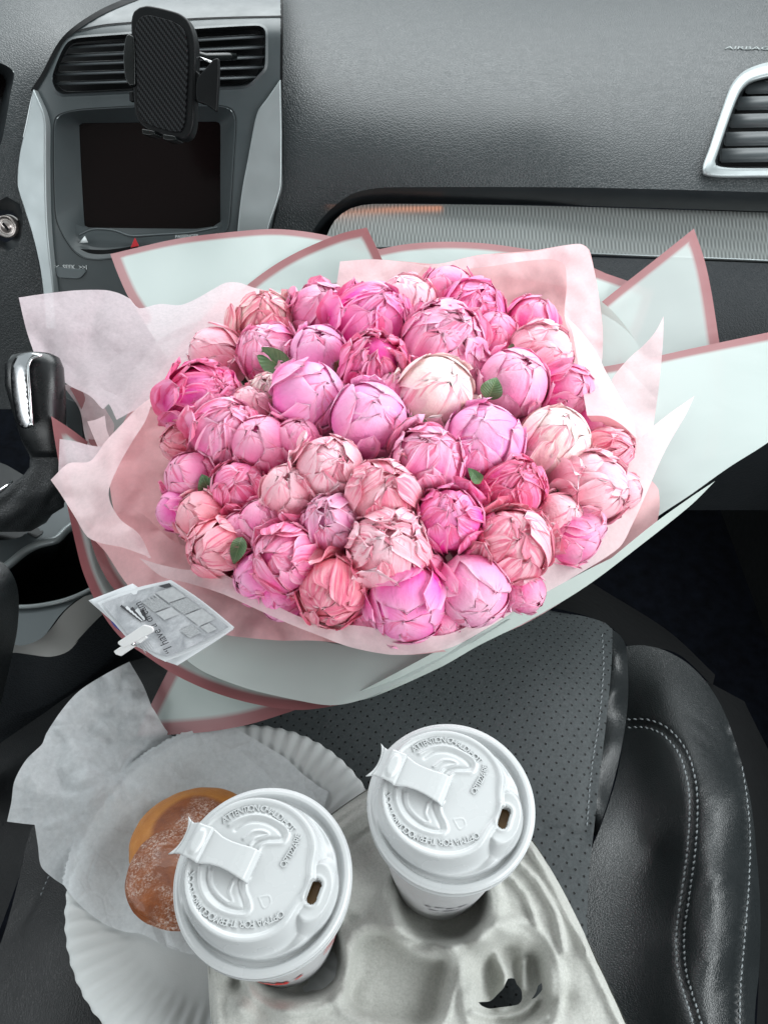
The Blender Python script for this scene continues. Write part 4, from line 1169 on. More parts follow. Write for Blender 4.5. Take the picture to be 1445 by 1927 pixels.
for i, (px, py, rr, colname, kind, crim, tdir, tilt, label) in enumerate(F_):
    z = dome_z(px, py)
    small = rr < 50
    t = tz(px, py, z - (0.004 if small else 0) - (0.004 if rr < 60 else 0))
    c = P(px, py, t)
    rad = rr * t / FPX * (1.01 if not small else 1.10)
    # the bud looks towards the camera, then leans
    view = (Vector((0, 0, CAMZ)) - c).normalized()
    up = Vector((0, SP, CP)); right = Vector((1, 0, 0))
    lean = (right * math.cos(R(tdir)) + up * math.sin(R(tdir)))
    axis = (view * math.cos(R(tilt + 20)) + lean * math.sin(R(tilt + 20))).normalized()
    root = thing('peony', label, 'peony', tuple(c), 'peonies in the bouquet')
    q = axis.to_track_quat('Z', 'Y').to_matrix().to_4x4() @ Matrix.Rotation(rf.uniform(0, 6.28), 4, 'Z')
    sx, sy, sz = 1 + rf.uniform(-.04, .04), 1 + rf.uniform(-.04, .04), 1 + rf.uniform(-.03, .04)
    col = np.array(PAL[colname])
    def add(me, az, nm='petal', vary=.05, cr=crim, dk=1.0, zrot=0):
        o = bpy.data.objects.new(nm, me); link(o); o.parent = root
        k = 1 + rf.uniform(-vary, vary)
        h = rf.uniform(-.03, .03)
        cc = np.clip(col * k * dk + np.array([0, h, h * .6]), 0, 1)
        o.color = (cc[0], cc[1], cc[2], min(1, max(0, cr + rf.uniform(-.25, .25))))
        o.matrix_basis = q @ Matrix.Diagonal((rad * sx, rad * sy, rad * sz, 1)) @ Matrix.Rotation(az, 4, 'Z')
        return o
    bset = BUDS[kind][i % len(BUDS[kind])]
    add(core_me, 0, 'bud_core', 0, .2, .95)
    for me, az in bset: add(me, az)
    if rf.random() < .45 and crim > .25:
        for j in range(rf.choice([1, 2])): add(sep_me[j], rf.uniform(0, 6.28), 'sepal')
    if rr > 56 and kind != 'smooth' and py > 640:
        for j in range(rf.choice([1, 2])): add(rf.choice(loose_me), rf.uniform(0, 6.28), 'petal')
    # stem going down into the wrap
    dn = (FOOT - c); m1 = c - axis * rad * .8
    pts = [m1, m1 * .8 + FOOT * .2 - axis * .01, m1 * .5 + FOOT * .5, FOOT + Vector((rf.uniform(-.03, .03), rf.uniform(-.03, .03), 0))]
    tube('stem', pts, .0028, M_stem, root, 6)
    for (a, b, wpx) in leaves.get(i, []):
        tt = t - rad / 1.0 * .92
        v_, f_, p_ = leaf_mesh(a, b, 1.25 * wpx * tt / FPX, tt)
        mesh_obj('leaf', v_, f_, M_leaf, root, True, {'pet': p_})
    flower_info.append((c, rad))

# ================================================================ wrapping: white film with a rose border, pink tissue inside
wrap = thing('bouquet_wrap', 'white rose bordered wrapping film and pink tissue flared around the peonies', 'wrapping paper', tuple(FOOT))
# cone under the flowers, its rim hidden below them
rim = line('262,1210 330,1250 450,1292 560,1312 700,1298 850,1224 1000,1130 1150,1050 1230,960 1250,800 1200,650 1120,560 950,520 700,520 450,580 300,640 220,760 190,900 210,1090 262,1210', 18)
rim_t = ctrl_t('330,1280,.545 560,1328,.53 850,1225,.53 1150,1050,.575 1250,800,.68 1120,560,.78 700,520,.80 300,640,.76 190,900,.68 220,1150,.60')
rv_ = to_world(rim, rim_t(rim)); n_ = len(rv_)
cv, cf = [], []
for j in range(13):
    f = (j / 12)
    g = f ** 1.25
    for k in range(n_):
        p = Vector(rv_[k]); q_ = FOOT + (p - FOOT).normalized() * .03; q_.z = FOOT.z
        s_ = p.lerp(q_, f); s_.z = p.z + (q_.z - p.z) * g
        cv.append(s_)
for j in range(12):
    for k in range(n_ - 1):
        cf.append((j * n_ + k, j * n_ + k + 1, (j + 1) * n_ + k + 1, (j + 1) * n_ + k))
M_wrap_plain = wrap_mat('white_wrapping_cone', (0.48, 0.54, 0.51), 0.1, 0.0)
co_ = mesh_obj('wrapping_cone', cv, cf, M_wrap_plain, wrap, True, {'edge': np.full(len(cv), 1.0)})
# upper back sheets
WR = (0.0035, 0.6, 1.3)
def wsheet(outline, ctl, m=None, wr=WR, nm='wrapping_sheet', step=9, thick=0.0):
    return sheet(nm, outline, ctrl_t(ctl), m or M_wrap, wrap, step, wr, thick=thick)
# A, back left
wsheet('208,478cb 330,450b 430,437b 520,431b 600,440b 720,470c 740,640c 500,720c 330,700c 268,600cb 240,555b 222,515b 208,478cb'.rsplit(' ', 1)[0],
       '208,478,.84 430,437,.85 600,440,.86 720,470,.86 740,640,.80 500,720,.74 330,700,.74 250,560,.80', wr=(.004, .5, 2.2))
# B, in front of it with the corner under the display strip
wsheet('690,428cb 640,440b 560,474b 500,510b 440,560b 380,640b 340,720c 560,760c 760,640c 750,560cb 718,486b'.replace('340,720c', '330,730c'),
       '690,428,.83 560,474,.83 440,560,.80 340,720,.72 560,760,.72 750,640,.80 718,486,.83', wr=(.004, .5, 4.2))
# C, back centre
wsheet('700,472cb 760,460b 830,455b 900,457b 960,464b 1060,482b 1130,510b 1150,520c 1120,640c 700,640c',
       '700,472,.85 830,455,.85 960,464,.85 1130,510,.85 1200,545,.84 1150,640,.80 700,640,.80', wr=(.003, .5, 5.2))
# D, small corner at the right seen through E
wsheet('1110,505cb 1170,525b 1230,548cb 1205,620b 1172,695c 1110,700c', '1305,430,.802 1120,578,.792 1060,640,.772 1040,900,.672 1345,860,.672 1363,760,.702 1352,640,.732 1338,550,.762', wr=(.0015, .5, 6.2))
# E, right corner
wsheet('1305,430cb 1230,490b 1120,578b 1060,640c 1040,900c 1200,900c 1345,860cb 1363,760b 1360,690b 1352,640b 1338,550b 1325,490b'.replace('1200,900c ', ''),
       '1305,430,.79 1120,578,.78 1060,640,.76 1040,900,.66 1345,860,.66 1363,760,.69 1352,640,.72 1338,550,.75', M_wrap_see, (.0015, .5, 6.2))
# F, far right sheet in front of E
wsheet('1080,700cb 1135,690b 1200,678b 1290,658b 1380,639b 1480,618cb 1560,700c 1560,740c 1445,832 1370,880 1300,930 1220,985 1150,1055 1060,1120c 1040,950c 1060,800c',
       '1080,700,.72 1135,690,.72 1290,658,.705 1480,618,.69 1560,720,.66 1445,832,.62 1300,930,.60 1150,1055,.575 1060,1120,.565 1040,950,.62 1200,800,.66', wr=(.0012, .5, 7.2))
# outside of the film at the lower right
wsheet('1150,1050c 1230,985 1300,935 1345,905c 1300,950 1200,1030 1100,1105 1000,1165 900,1215 830,1255 700,1312 620,1328c 700,1290 840,1215 980,1140 1100,1075',
       '1150,1050,.552 1345,905,.585 1000,1165,.536 900,1215,.522 620,1328,.512 840,1225,.508 980,1140,.526', M_wrap_plain, (.0015, .8, 3.0))
# G, left side: long border from the left corner to the card and round the bottom
wsheet('97,783cb 104,830b 115,890b 128,955b 142,1020b 158,1080b 190,1150b 228,1200b 272,1232b 330,1270b 400,1302b 480,1325b 560,1336b 620,1330 700,1312c 850,1232 960,1165c 700,1150c 450,1080c 330,1000c 200,850c 167,832cb 135,808b',
       '97,783,.64 128,955,.60 158,1080,.575 272,1232,.535 400,1302,.52 560,1336,.512 700,1312,.512 850,1232,.515 960,1165,.525 700,1150,.58 450,1080,.62 330,1000,.68 200,850,.69 167,832,.67', wr=(.003, .55, 8.2))
# H, second film inside G at the left
wsheet('165,930c 168,1000b 182,1050b 205,1095b 235,1130b 275,1165c 420,1180c 400,1050c 250,950c', '165,930,.63 182,1050,.59 235,1130,.568 275,1165,.565 420,1180,.585 400,1050,.63 250,950,.66', wr=(.001, .55, 8.2))
# small film edge above the left corner
wsheet('132,730cb 150,762b 163,795b 168,832cb 190,860c 260,830c 230,750c 175,722c', '132,730,.69 168,832,.668 260,830,.66 175,722,.70', wr=(.001, .55, 1.2))
# broad white film lying over the front border
wsheet('330,1225c 380,1262 460,1294 560,1318 630,1327 700,1310 850,1230 960,1165c 850,1215 700,1222 520,1190 400,1180c', '330,1225,.518 460,1294,.512 560,1318,.508 700,1310,.506 850,1230,.509 960,1165,.518 500,1150,.545', wr=(.0015, .55, 8.2))
# J, lower triangle
wsheet('258,1385cb 285,1325b 325,1245c 520,1240c 620,1310c 545,1340cb 470,1363b 400,1376b 330,1382b', '258,1385,.575 325,1245,.58 520,1240,.56 620,1310,.54 545,1340,.535 400,1376,.55', wr=(.0012, .55, 2.9))
# second film under the front edge
wsheet('540,1336cb 600,1333b 680,1315b 800,1262c 790,1240c 560,1300c', '540,1336,.520 680,1315,.519 800,1262,.524 560,1300,.525', wr=(.0005, .5, 2))

# tissue
def worley(V, size, seed, amp):
    r_ = np.random.RandomState(seed)
    lo, hi = V.min(0) - size, V.max(0) + size
    n_ = int(max(4, (hi - lo).prod() / size ** 2))
    pts_ = lo + r_.rand(n_, 2) * (hi - lo)
    w_ = r_.rand(n_) * size * .5
    d = np.sqrt(((V[:, None] - pts_[None]) ** 2).sum(-1)) + w_[None]
    d.sort(1)
    return (d[:, 0] / size) * amp
def crumple(size, seed, amp):
    return lambda V: worley(V, size, seed, amp) + worley(V, size * .42, seed + 1, amp * .33)
TW = (0.008, 1.1, 3.3)
def tsheet(outline, ctl, m, wr=TW, step=8):
    return sheet('tissue_sheet', outline, ctrl_t(ctl), m, wrap, step, wr, disp=lambda V: crease(V, 110, wr[2], wr[0] * 1.9) + crease(V, 50, wr[2] + 5, wr[0] * .35))
# pink lining behind and around the flowers
tsheet('640,492 700,488 760,492 830,496 900,480 1000,472 1060,462 1095,460 1108,470 1118,510 1128,570 1134,640 1125,700 1190,800 1215,900 1180,1000 1100,1100 950,1190 760,1225 560,1185 430,1120 300,1060 240,980 210,880 240,780 300,700 380,600 440,550 520,552 600,560 636,545c 640,492c',
       '640,492,.79 830,496,.79 1000,472,.79 1095,460,.79 1130,640,.75 1215,900,.655 1100,1100,.575 760,1225,.52 430,1120,.56 240,980,.62 210,880,.65 300,700,.72 440,550,.79 640,640,.80 900,640,.80 1060,700,.74 1130,900,.66 1000,1080,.60 760,1160,.56 560,1110,.58 400,1050,.61 320,900,.65 350,760,.70 450,640,.76 740,840,.70', M_tissue_p, (.006, 1.0, 5.1))
# back centre panel, folded top
tsheet('640,492c 700,488 770,494 800,500c 770,540 740,600 640,640c 625,600 632,545', '640,492,.775 800,500,.775 640,640,.765 740,600,.765', M_tissue, (.004, 1.4, 9.1))
tsheet('790,500c 840,494 880,484 940,478 1000,474 1060,462 1092,459 1106,468c 1118,510 1128,570 1134,640 1128,700 1110,690 1080,640 1062,600 1066,540c 1062,498 1040,488 980,492 930,500 880,506 840,512c',
       '790,500,.765 940,478,.765 1092,459,.755 1106,468,.75 1134,640,.715 1128,700,.70 1062,600,.735 1066,540,.75 1040,490,.765 880,506,.77', M_tissue, (.004, 1.6, 7.1))
# curled flap over the right flowers
tsheet('1060,592c 1075,620 1090,700 1104,782c 1140,784 1170,800 1196,824c 1190,790 1165,745 1140,700 1120,660 1090,620', '1060,592,.665 1104,782,.575 1196,824,.58 1140,700,.62 1090,660,.64', M_tissue, (.002, 1.3, 2.1))
tsheet('1104,782c 1140,784 1170,800 1196,824c 1192,850 1180,856 1150,850 1135,815 1118,800', '1104,782,.585 1196,824,.583 1180,856,.60 1135,815,.60', M_tissue_p, (.001, 1.3, 2.1))
# standing fold with the corner at the right
tsheet('1248,595c 1247,640 1240,720 1232,780 1225,820 1205,880 1190,960 1180,1010c 1160,960 1190,880 1196,840c 1185,790 1160,740 1150,715c 1160,700 1185,672 1210,650 1232,625', '1248,595,.66 1240,720,.635 1225,820,.62 1180,1010,.59 1196,840,.60 1150,715,.66', M_tissue, (.0025, 1.2, 3.9))
# the long folded lip from the right corner round the front
tsheet('1306,745c 1290,780 1250,850 1215,930 1190,985 1165,1030 1080,1085 1000,1130 920,1180 850,1218 790,1230 735,1232 660,1218 600,1196 540,1172 480,1145 420,1118 350,1096 305,1085 262,1050c 300,1062 350,1072 400,1072 440,1090 490,1120 540,1150 600,1172 680,1178 760,1192 830,1196 880,1178 930,1142 990,1095 1050,1045 1110,1000 1150,960 1172,915 1180,880 1200,830 1250,785',
       '1306,745,.60 1215,930,.575 1165,1030,.56 1000,1130,.525 850,1218,.49 735,1232,.485 600,1196,.49 420,1118,.51 262,1050,.55 400,1072,.525 540,1150,.497 760,1192,.478 880,1178,.485 990,1095,.51 1150,960,.56 1180,880,.58 1250,785,.59', M_tissue, (.0030, 1.1, 11.9), 7)
# pink tissue below the lip
tsheet('1226,905c 1238,920 1240,960 1228,1000 1200,1025 1165,1046c 1100,1100 1150,1000', '1226,905,.59 1240,960,.585 1200,1025,.572 1165,1046,.568 1150,1000,.58', M_tissue_p, (.002, 1.1, 1.9), 7)
tsheet('170,1000 200,1040 240,1100 290,1150 400,1190 520,1205 600,1206 700,1220 760,1232 840,1226c 700,1150 500,1080 330,1020 250,960', '170,1000,.60 240,1100,.572 400,1190,.53 600,1206,.508 840,1226,.502 700,1150,.52 500,1080,.545 250,960,.59', M_tissue_p, (.0045, 1.2, 1.9), 7)
# left: big rumpled fold and the high pale corner
tsheet('96,903c 130,872 170,868 200,830 228,800 262,765 290,745c 275,790 250,830 222,880 205,930 225,975 262,1005 285,1050c 280,1050 278,1048 275,1046 230,1030 190,1022 165,1010 140,970 115,930',
       '96,903,.595 170,868,.61 228,800,.64 290,745,.655 320,720,.67 320,880,.615 330,1000,.59 358,1060,.565 275,1046,.55 165,1010,.568 220,920,.575', M_tissue, (.005, 1.2, 21.3), 6)
tsheet('200,860c 240,790 290,745 330,730 345,780 322,850 318,920 330,1000 355,1055c 300,1040 240,1010 215,960', '200,860,.645 290,745,.665 345,780,.665 318,920,.625 355,1055,.58 240,1000,.60 215,900,.63', M_tissue_p, (.004, 1.3, 25.3), 6)
tsheet('36,560c 90,552 150,546 200,546 225,552 245,562c 262,580 300,572 340,574 370,562 400,545 425,532 450,532 480,542 520,550 560,552 600,545 640,540c 636,600c 520,640 450,640 380,690 345,740 325,760c 260,770 220,790c 205,760 195,770 170,745 130,725 100,700 66,668c 50,620',
       '36,560,.70 150,546,.73 245,562,.75 370,562,.765 450,532,.775 640,540,.785 636,600,.76 450,640,.71 345,740,.668 220,790,.65 130,725,.675 66,668,.685 200,650,.71', M_tissue_w, (.0035, 1.0, 31.3), 7)
tsheet('118,724c 150,724 180,742 205,780 216,802 200,850 176,868c 160,820 150,770', '118,724,.70 205,780,.68 176,868,.66 150,770,.69', M_tissue, (.004, 1.6, 12.3), 6)
tsheet('113,826c 140,830 170,838 200,842c 190,870 140,890 110,900c', '113,826,.612 170,838,.625 200,842,.625 140,890,.605 110,900,.60', M_tissue_w, (.002, 1.6, 2.3), 6)
tsheet('165,793c 180,790 198,782c 202,810 212,840 190,852c 180,830', '165,793,.648 198,782,.65 212,840,.64 180,830,.64', M_tissue, (.001, 1.6, 2.3), 5)

# ================================================================ card, envelope and clothes peg
M_card = simple('white_card', (0.60, 0.62, 0.64), 0.55, 0, 0.3, 0.03, 30)
M_peg = simple('white_painted_wood', (0.62, 0.62, 0.62), 0.5, 0, 0.4, 0.04, 80, 0.2, 500)
M_ink = simple('black_ink', (0.03, 0.03, 0.035), 0.6)
M_blue = simple('blue_lining', (0.04, 0.05, 0.28), 0.6)
def print_mat():
    n = NT('grey_photo_print'); c = n.coord()
    f = n.noise(c, 60, 5, .6, .6); g = n.noise(c, 900, 2, .6)
    col = n.ramp(f, [(0.3, (0.20, 0.21, 0.225)), (0.5, (0.38, 0.39, 0.41)), (0.7, (0.58, 0.59, 0.61))])
    col = n.mix(n.ramp(g, [(0.4, 0.0), (0.7, 0.25)]), col, (0.2, 0.21, 0.22))
    n.set(col, 0.45, 0, 0.4); return n.m
M_photo = print_mat()
M_news = simple('newsprint_grey', (0.33, 0.34, 0.35), 0.5, 0, 0.3, 0.25, 1400)
M_news_l = simple('newsprint_light', (0.40, 0.41, 0.42), 0.5, 0, 0.3, 0.1, 400)
ct = ctrl_t('167,1130,.515 320,1092,.512 440,1180,.492 310,1243,.488 250,1098,.518 405,1205,.492')
env = thing('envelope', 'plain white card edges with blue lining tucked beneath the printed card', 'envelope', tuple(P(250, 1180, .51)))
plate('backing_card', '167,1130c 250,1098c 300,1130 440,1183c 408,1205 334,1252c 290,1235 230,1185', offs(ct, 0.0040), M_card, env, 0.0006, 0, 8)
plate('blue_lining', '205,1160c 225,1166 245,1192c 240,1195 215,1178', offs(ct, 0.0055), M_blue, env, 0.0006, 0, 8)
card = thing('gift_card', 'newspaper style printed greeting card with a white border clipped to the wrapping', 'card', tuple(P(300, 1170, .50)))
plate('card_sheet', '183,1134c 250,1108 322,1091c 380,1130 441,1180c 380,1216 311,1245c 275,1225 250,1212 183,1134c'.rsplit(' ', 1)[0], ct, M_card, card, 0.0008, 0.0001, 8)
sheet('photo_print', '192,1136c 255,1113 319,1097c 375,1135 431,1180c 370,1212 313,1236c 280,1222 255,1208 230,1180', offs(ct, -0.0016), M_photo, card, 6)
def on_card(u, v):
    """card coordinates: u along the long edge from the upper left corner to the upper right, v towards the viewer's lower edge"""
    a, b, c_, d = np.array([192, 1136.]), np.array([319, 1097.]), np.array([431, 1180.]), np.array([313, 1236.])
    top = a + (b - a) * u; bot = d + (c_ - d) * u
    e = np.array([250, 1205.])
    bot = d + (c_ - d) * u
    return top + (bot - top) * v
def cpatch(nm, uv, m, lift):
    pts = [on_card(*k) for k in uv]
    s = ' '.join('%.2f,%.2fc' % (p[0], p[1]) for p in pts)
    return sheet(nm, s, offs(ct, -lift - .0016), m, card, 7)
for k, (u0, u1, v0, v1) in enumerate([(.72, .98, .08, .30), (.72, .98, .32, .55), (.72, .98, .57, .80), (.45, .69, .16, .36), (.45, .69, .38, .52), (.47, .66, .74, .90), (.72, .86, .82, .95)]):
    cpatch('news_column', [(u0, v0), (u1, v0), (u1, v1), (u0, v1)], M_news if k % 2 else M_news_l, .0007)
cpatch('dark_sleeve', [(.84, -.005), (1.0, -.0), (.98, .07), (.88, .06)], M_ink, .001)
for k in range(5):
    cpatch('book_page', [(.16 + .035 * k, .12 + .04 * k), (.20 + .045 * k, .10 + .04 * k), (.20 + .02 * k, .42), (.18 + .015 * k, .42)], M_card if k % 2 else M_ink, .0008)
for k in range(4):
    cpatch('hand_line', [(.52 + .05 * k, .14 - .015 * k), (.545 + .05 * k, .14 - .015 * k), (.50 + .06 * k, .24 - .01 * k), (.485 + .06 * k, .23 - .01 * k)], M_news_l if k % 2 else M_news, .0009)
text_on('headline', '\u201cI have a dream', 294, 1184, 16, ct, M_ink, card, R(180 - 56 + 0), 0.0030, 0.3, 0.00005, .92)
for k in range(4):
    text_on('small_print', 'of the day will come soon', 268 + 5.5 * k * .9 + 8, 1203 - 0 + 4.0 * k, 2.6, ct, M_ink, card, R(180 - 56), 0.0011, 0, 0.00003) if k < 0 else None
for k in range(5):
    a = np.array([272, 1196.]) + np.array([-3.6, 2.2]) * k; dr = np.array([20, 27.]) * .9
    b = a + dr
    nrm = np.array([-.8, .6])
    q = [a, b, b + nrm * 1.3, a + nrm * 1.3]
    sheet('text_line', ' '.join('%.2f,%.2fc' % (p[0], p[1]) for p in q), offs(ct, -.0026), M_news, card, 6)
peg = thing('clothes_peg', 'small white wooden clothes peg pinching the card to the wrapping edge', 'peg', tuple(P(250, 1205, .50)))
pt = ctrl_t('215,1232,.485 290,1178,.484 225,1200,.485')
plate('jaw', '222,1208c 270,1176c 286,1180 289,1185 288,1190c 232,1219 222,1212', offs(pt, -.004), M_peg, peg, .0026, .0005, 8)
plate('jaw', '214,1226c 232,1214 270,1196c 278,1200 228,1235c 218,1232', offs(pt, .006), M_peg, peg, .0026, .0005, 8)
tube('spring', [P(250, 1211, .482), P(256, 1212, .487), P(262, 1211, .492)], .0012, M_chrome, peg, 8)
# ================================================================ cups, tray, plate, paper, doughnut
def pulp():
    n = NT('moulded_pulp'); c = n.coord()
    f = n.noise(c, 700, 4, .7); g = n.noise(c, 30, 4, .6)
    col = n.ramp(f, [(0.3, (0.38, 0.385, 0.36)), (0.7, (0.52, 0.525, 0.495))])
    col = n.mix(n.ramp(g, [(0.3, 0.0), (0.7, 0.3)]), col, (0.39, 0.39, 0.36))
    sp = n.voro(c, 130); col = n.mix(n.ramp(sp, [(0.0, 1.0), (0.06, 0.0)]), col, (0.22, 0.21, 0.19))
    n.set(col, 0.9, 0, 0.15)
    nb = n.bump(n.noise(c, 330, 5, .75), 0.6, 0.0011); w = n.noise(c, 1500, 2, .5); nb = n.bump(w, .3, .0004, nb)
    n.l(nb, n.b.inputs['Normal']); return n.m
M_pulp = pulp()
M_lid = simple('white_lid_plastic', (0.51, 0.525, 0.53), 0.27, 0, 0.5, 0.015, 20)
M_cup = simple('white_paper_cup', (0.62, 0.62, 0.63), 0.45, 0, 0.4, 0.02, 20)
M_cupred = simple('red_cup_print', (0.62, 0.035, 0.03), 0.5)
M_cupgrey = simple('grey_cup_print', (0.45, 0.44, 0.46), 0.5)
M_coffee = simple('milky_coffee', (0.42, 0.25, 0.12), 0.3)

CUPZ = 0.140     # height of the lid rim
LA = R(-22)
lid_cen = [(848, 1512), (496, 1650)]
cup_loc = [PZ(x, y, CUPZ) for x, y in lid_cen]
RR = 157 * tz(848, 1512, CUPZ) / FPX      # outer radius of the lid rim
# convert a point of the picture on the right-hand lid's top to lid-local units
TOPZ = 0.0138
def lloc(zx, zy):
    px, py = 650 + zx * 400 / 1445, 1320 + zy * 400 / 1445
    w = PZ(px, py, CUPZ + TOPZ) - cup_loc[0]
    c, s = math.cos(-LA), math.sin(-LA)
    return np.array([(w.x * c - w.y * s), (w.x * s + w.y * c)]) / RR
def lpoly(s): 
    pts = [lloc(*[float(v) for v in k.split(',')]) for k in s.split()]
    q = [(p[0] * 100, p[1] * 100, False, False) for p in pts]
    return curve_pts(q, 2.0, False)[0] / 100
ridge1 = lpoly('500,352 560,318 640,300 720,310 800,345 862,385 885,430 862,478 810,480 740,480 712,500 700,540')
ridge1i = lpoly('540,380 600,340 680,335 760,360 820,400 845,440 800,452 740,448 690,462 655,500 645,525')
ridge1c = lpoly('600,440 660,400 720,400 758,420 720,432 670,446 640,480')
ridge2 = lpoly('345,590 345,660 370,740 420,810 500,865 590,895 660,900 690,870 680,820 650,760 640,700 660,680')
ridge2i = lpoly('385,590 385,660 410,730 460,790 540,845 610,868 645,860 635,820 600,740 590,690 610,655')
ridge2c = lpoly('415,620 425,700 470,765 540,820 570,815 545,760 560,690')
tri = lpoly('735,800 800,795 815,840 775,865 735,800')
cy_ = lloc(1082, 775)
plat_c = lloc(610, 640)
def lid_height(x, y):
    """height of the lid's upper face over its rim, lid-local unit disc, in metres"""
    r = np.hypot(x, y)
    # plateau: a circle cut by a drinking ledge on the +X side
    cx = -0.10
    rp = np.hypot(x - cx, y)
    ang = np.arctan2(y, x - cx)
    edge = 0.735 - 0.0 * ang
    cut = 0.50 + 0.10 * np.cos(3 * ang)
    d1 = edge - rp
    d2 = (0.52 - x) * 0.95 + 0.10 * np.exp(-(y / .16) ** 2)
    k = 0.05
    d = -k * np.log(np.exp(-d1 / k) + np.exp(-d2 / k))          # soft minimum
    def ss(v, a, b):
        t = np.clip((v - a) / (b - a), 0, 1); return t * t * (3 - 2 * t)
    h = 0.0142 * ss(d, -0.115, 0.0)
    h -= 0.0012 * ss(d, 0.02, 0.07)                              # raised lip round the plateau
    # ledge around the drinking hole
    led = ss(0.215 - np.hypot((x - cy_[0]) / 1.0, (y - cy_[1]) * .62), -0.05, 0.04)
    h = np.maximum(h, 0.0105 * led)
    # outer groove and rim bead
    h += -0.0025 * ss(r, 0.80, 0.85) + 0.0042 * ss(r, 0.87, 0.92) - 0.0008 * ss(r, .955, .985)
    h += 0.0008 * np.exp(-((r - .82) / .012) ** 2)
    # saddle slopes flanking the ledge
    h += 0.0025 * np.exp(-((x - .62) / .12) ** 2) * np.exp(-((np.abs(y) - .42) / .13) ** 2) * (r < .84)
    return h
def make_lid_mesh():
    n_r, n_a = 110, 300
    rr = np.linspace(0.004, 1.0, n_r); aa = np.linspace(0, 2 * np.pi, n_a, endpoint=False)
    A, Rr = np.meshgrid(aa, rr)
    x, y = (Rr * np.cos(A)).ravel(), (Rr * np.sin(A)).ravel()
    h = lid_height(x, y)
    xy = np.stack([x, y], 1)
    for pl, w, a in ((ridge1, .022, .0009), (ridge1i, .022, -.0008), (ridge1c, .016, .0007), (ridge2, .022, .0009), (ridge2i, .022, -.0008), (ridge2c, .016, .0007), (tri, .008, .0003)):
        h += a * np.exp(-(dist_poly(xy, pl) / w) ** 2)
    # hole: sink
    hx, hy = x - cy_[0], y - cy_[1]
    ca, sa = math.cos(R(0)), math.sin(R(0))
    dh = np.maximum(np.hypot(hx, np.maximum(np.abs(hy) - .075, 0)), 0)
    h += .0006 * np.exp(-((dh - .085) / .018) ** 2)
    vs = np.stack([x * RR, y * RR, h], 1)
    fs = []
    for i in range(n_r - 1):
        for k in range(n_a):
            q = (i * n_a + k, i * n_a + (k + 1) % n_a, (i + 1) * n_a + (k + 1) % n_a, (i + 1) * n_a + k)
            if dh[list(q)].mean() < .058: continue
            fs.append(q)
    fs.append(tuple(range(n_a - 1, -1, -1)))
    # hole rim wall
    vs = [tuple(v) for v in vs]
    # skirt
    prof = [(1.0, -.0008), (1.006, -.0018), (1.0, -.003), (.985, -.0035), (.985, -.0058), (.998, -.0063), (1.0, -.0075), (.992, -.0086), (.97, -.0088)]
    base = len(vs)
    prev = (n_r - 1) * n_a
    h0 = h[(n_r - 1) * n_a]
    for (q, z) in prof:
        st = len(vs)
        for k in range(n_a):
            vs.append((q * RR * math.cos(aa[k]), q * RR * math.sin(aa[k]), z + h0))
        for k in range(n_a):
            fs.append((prev + k, prev + (k + 1) % n_a, st + (k + 1) % n_a, st + k))
        prev = st
    me = bpy.data.meshes.new('lid'); me.from_pydata(vs, [], fs); me.shade_smooth(); me.materials.append(M_lid)
    return me
lid_me = make_lid_mesh()
def hwall_mesh():
    """short wall hanging inside the drinking hole"""
    vs, fs = [], []
    n = 40
    for j, (g, z) in enumerate([(.060, .0), (.056, -.0015), (.050, -.004)]):
        for k in range(n):
            a = 2 * math.pi * k / n
            x = g * math.cos(a); y = g * math.sin(a) + math.copysign(.075, math.sin(a)) if abs(math.sin(a)) > 1e-6 else 0
            hx, hy = cy_[0] + x, cy_[1] + y
            vs.append((hx * RR, hy * RR, float(lid_height(np.array([hx]), np.array([hy]))[0]) * (1 if j == 0 else 1) + z + .0003))
    for j in range(2):
        for k in range(n): fs.append((j * n + k, j * n + (k + 1) % n, (j + 1) * n + (k + 1) % n, (j + 1) * n + k))
    me = bpy.data.meshes.new('drinking_hole'); me.from_pydata(vs, [], fs); me.shade_smooth(); me.materials.append(M_lid); return me
hw_me = hwall_mesh()
def coffee_mesh():
    bm = bmesh.new(); bmesh.ops.create_circle(bm, cap_ends=True, radius=RR * .17, segments=32)
    me = bpy.data.meshes.new('coffee'); bm.to_mesh(me); bm.free(); me.materials.append(M_coffee); return me
cof_me = coffee_mesh()
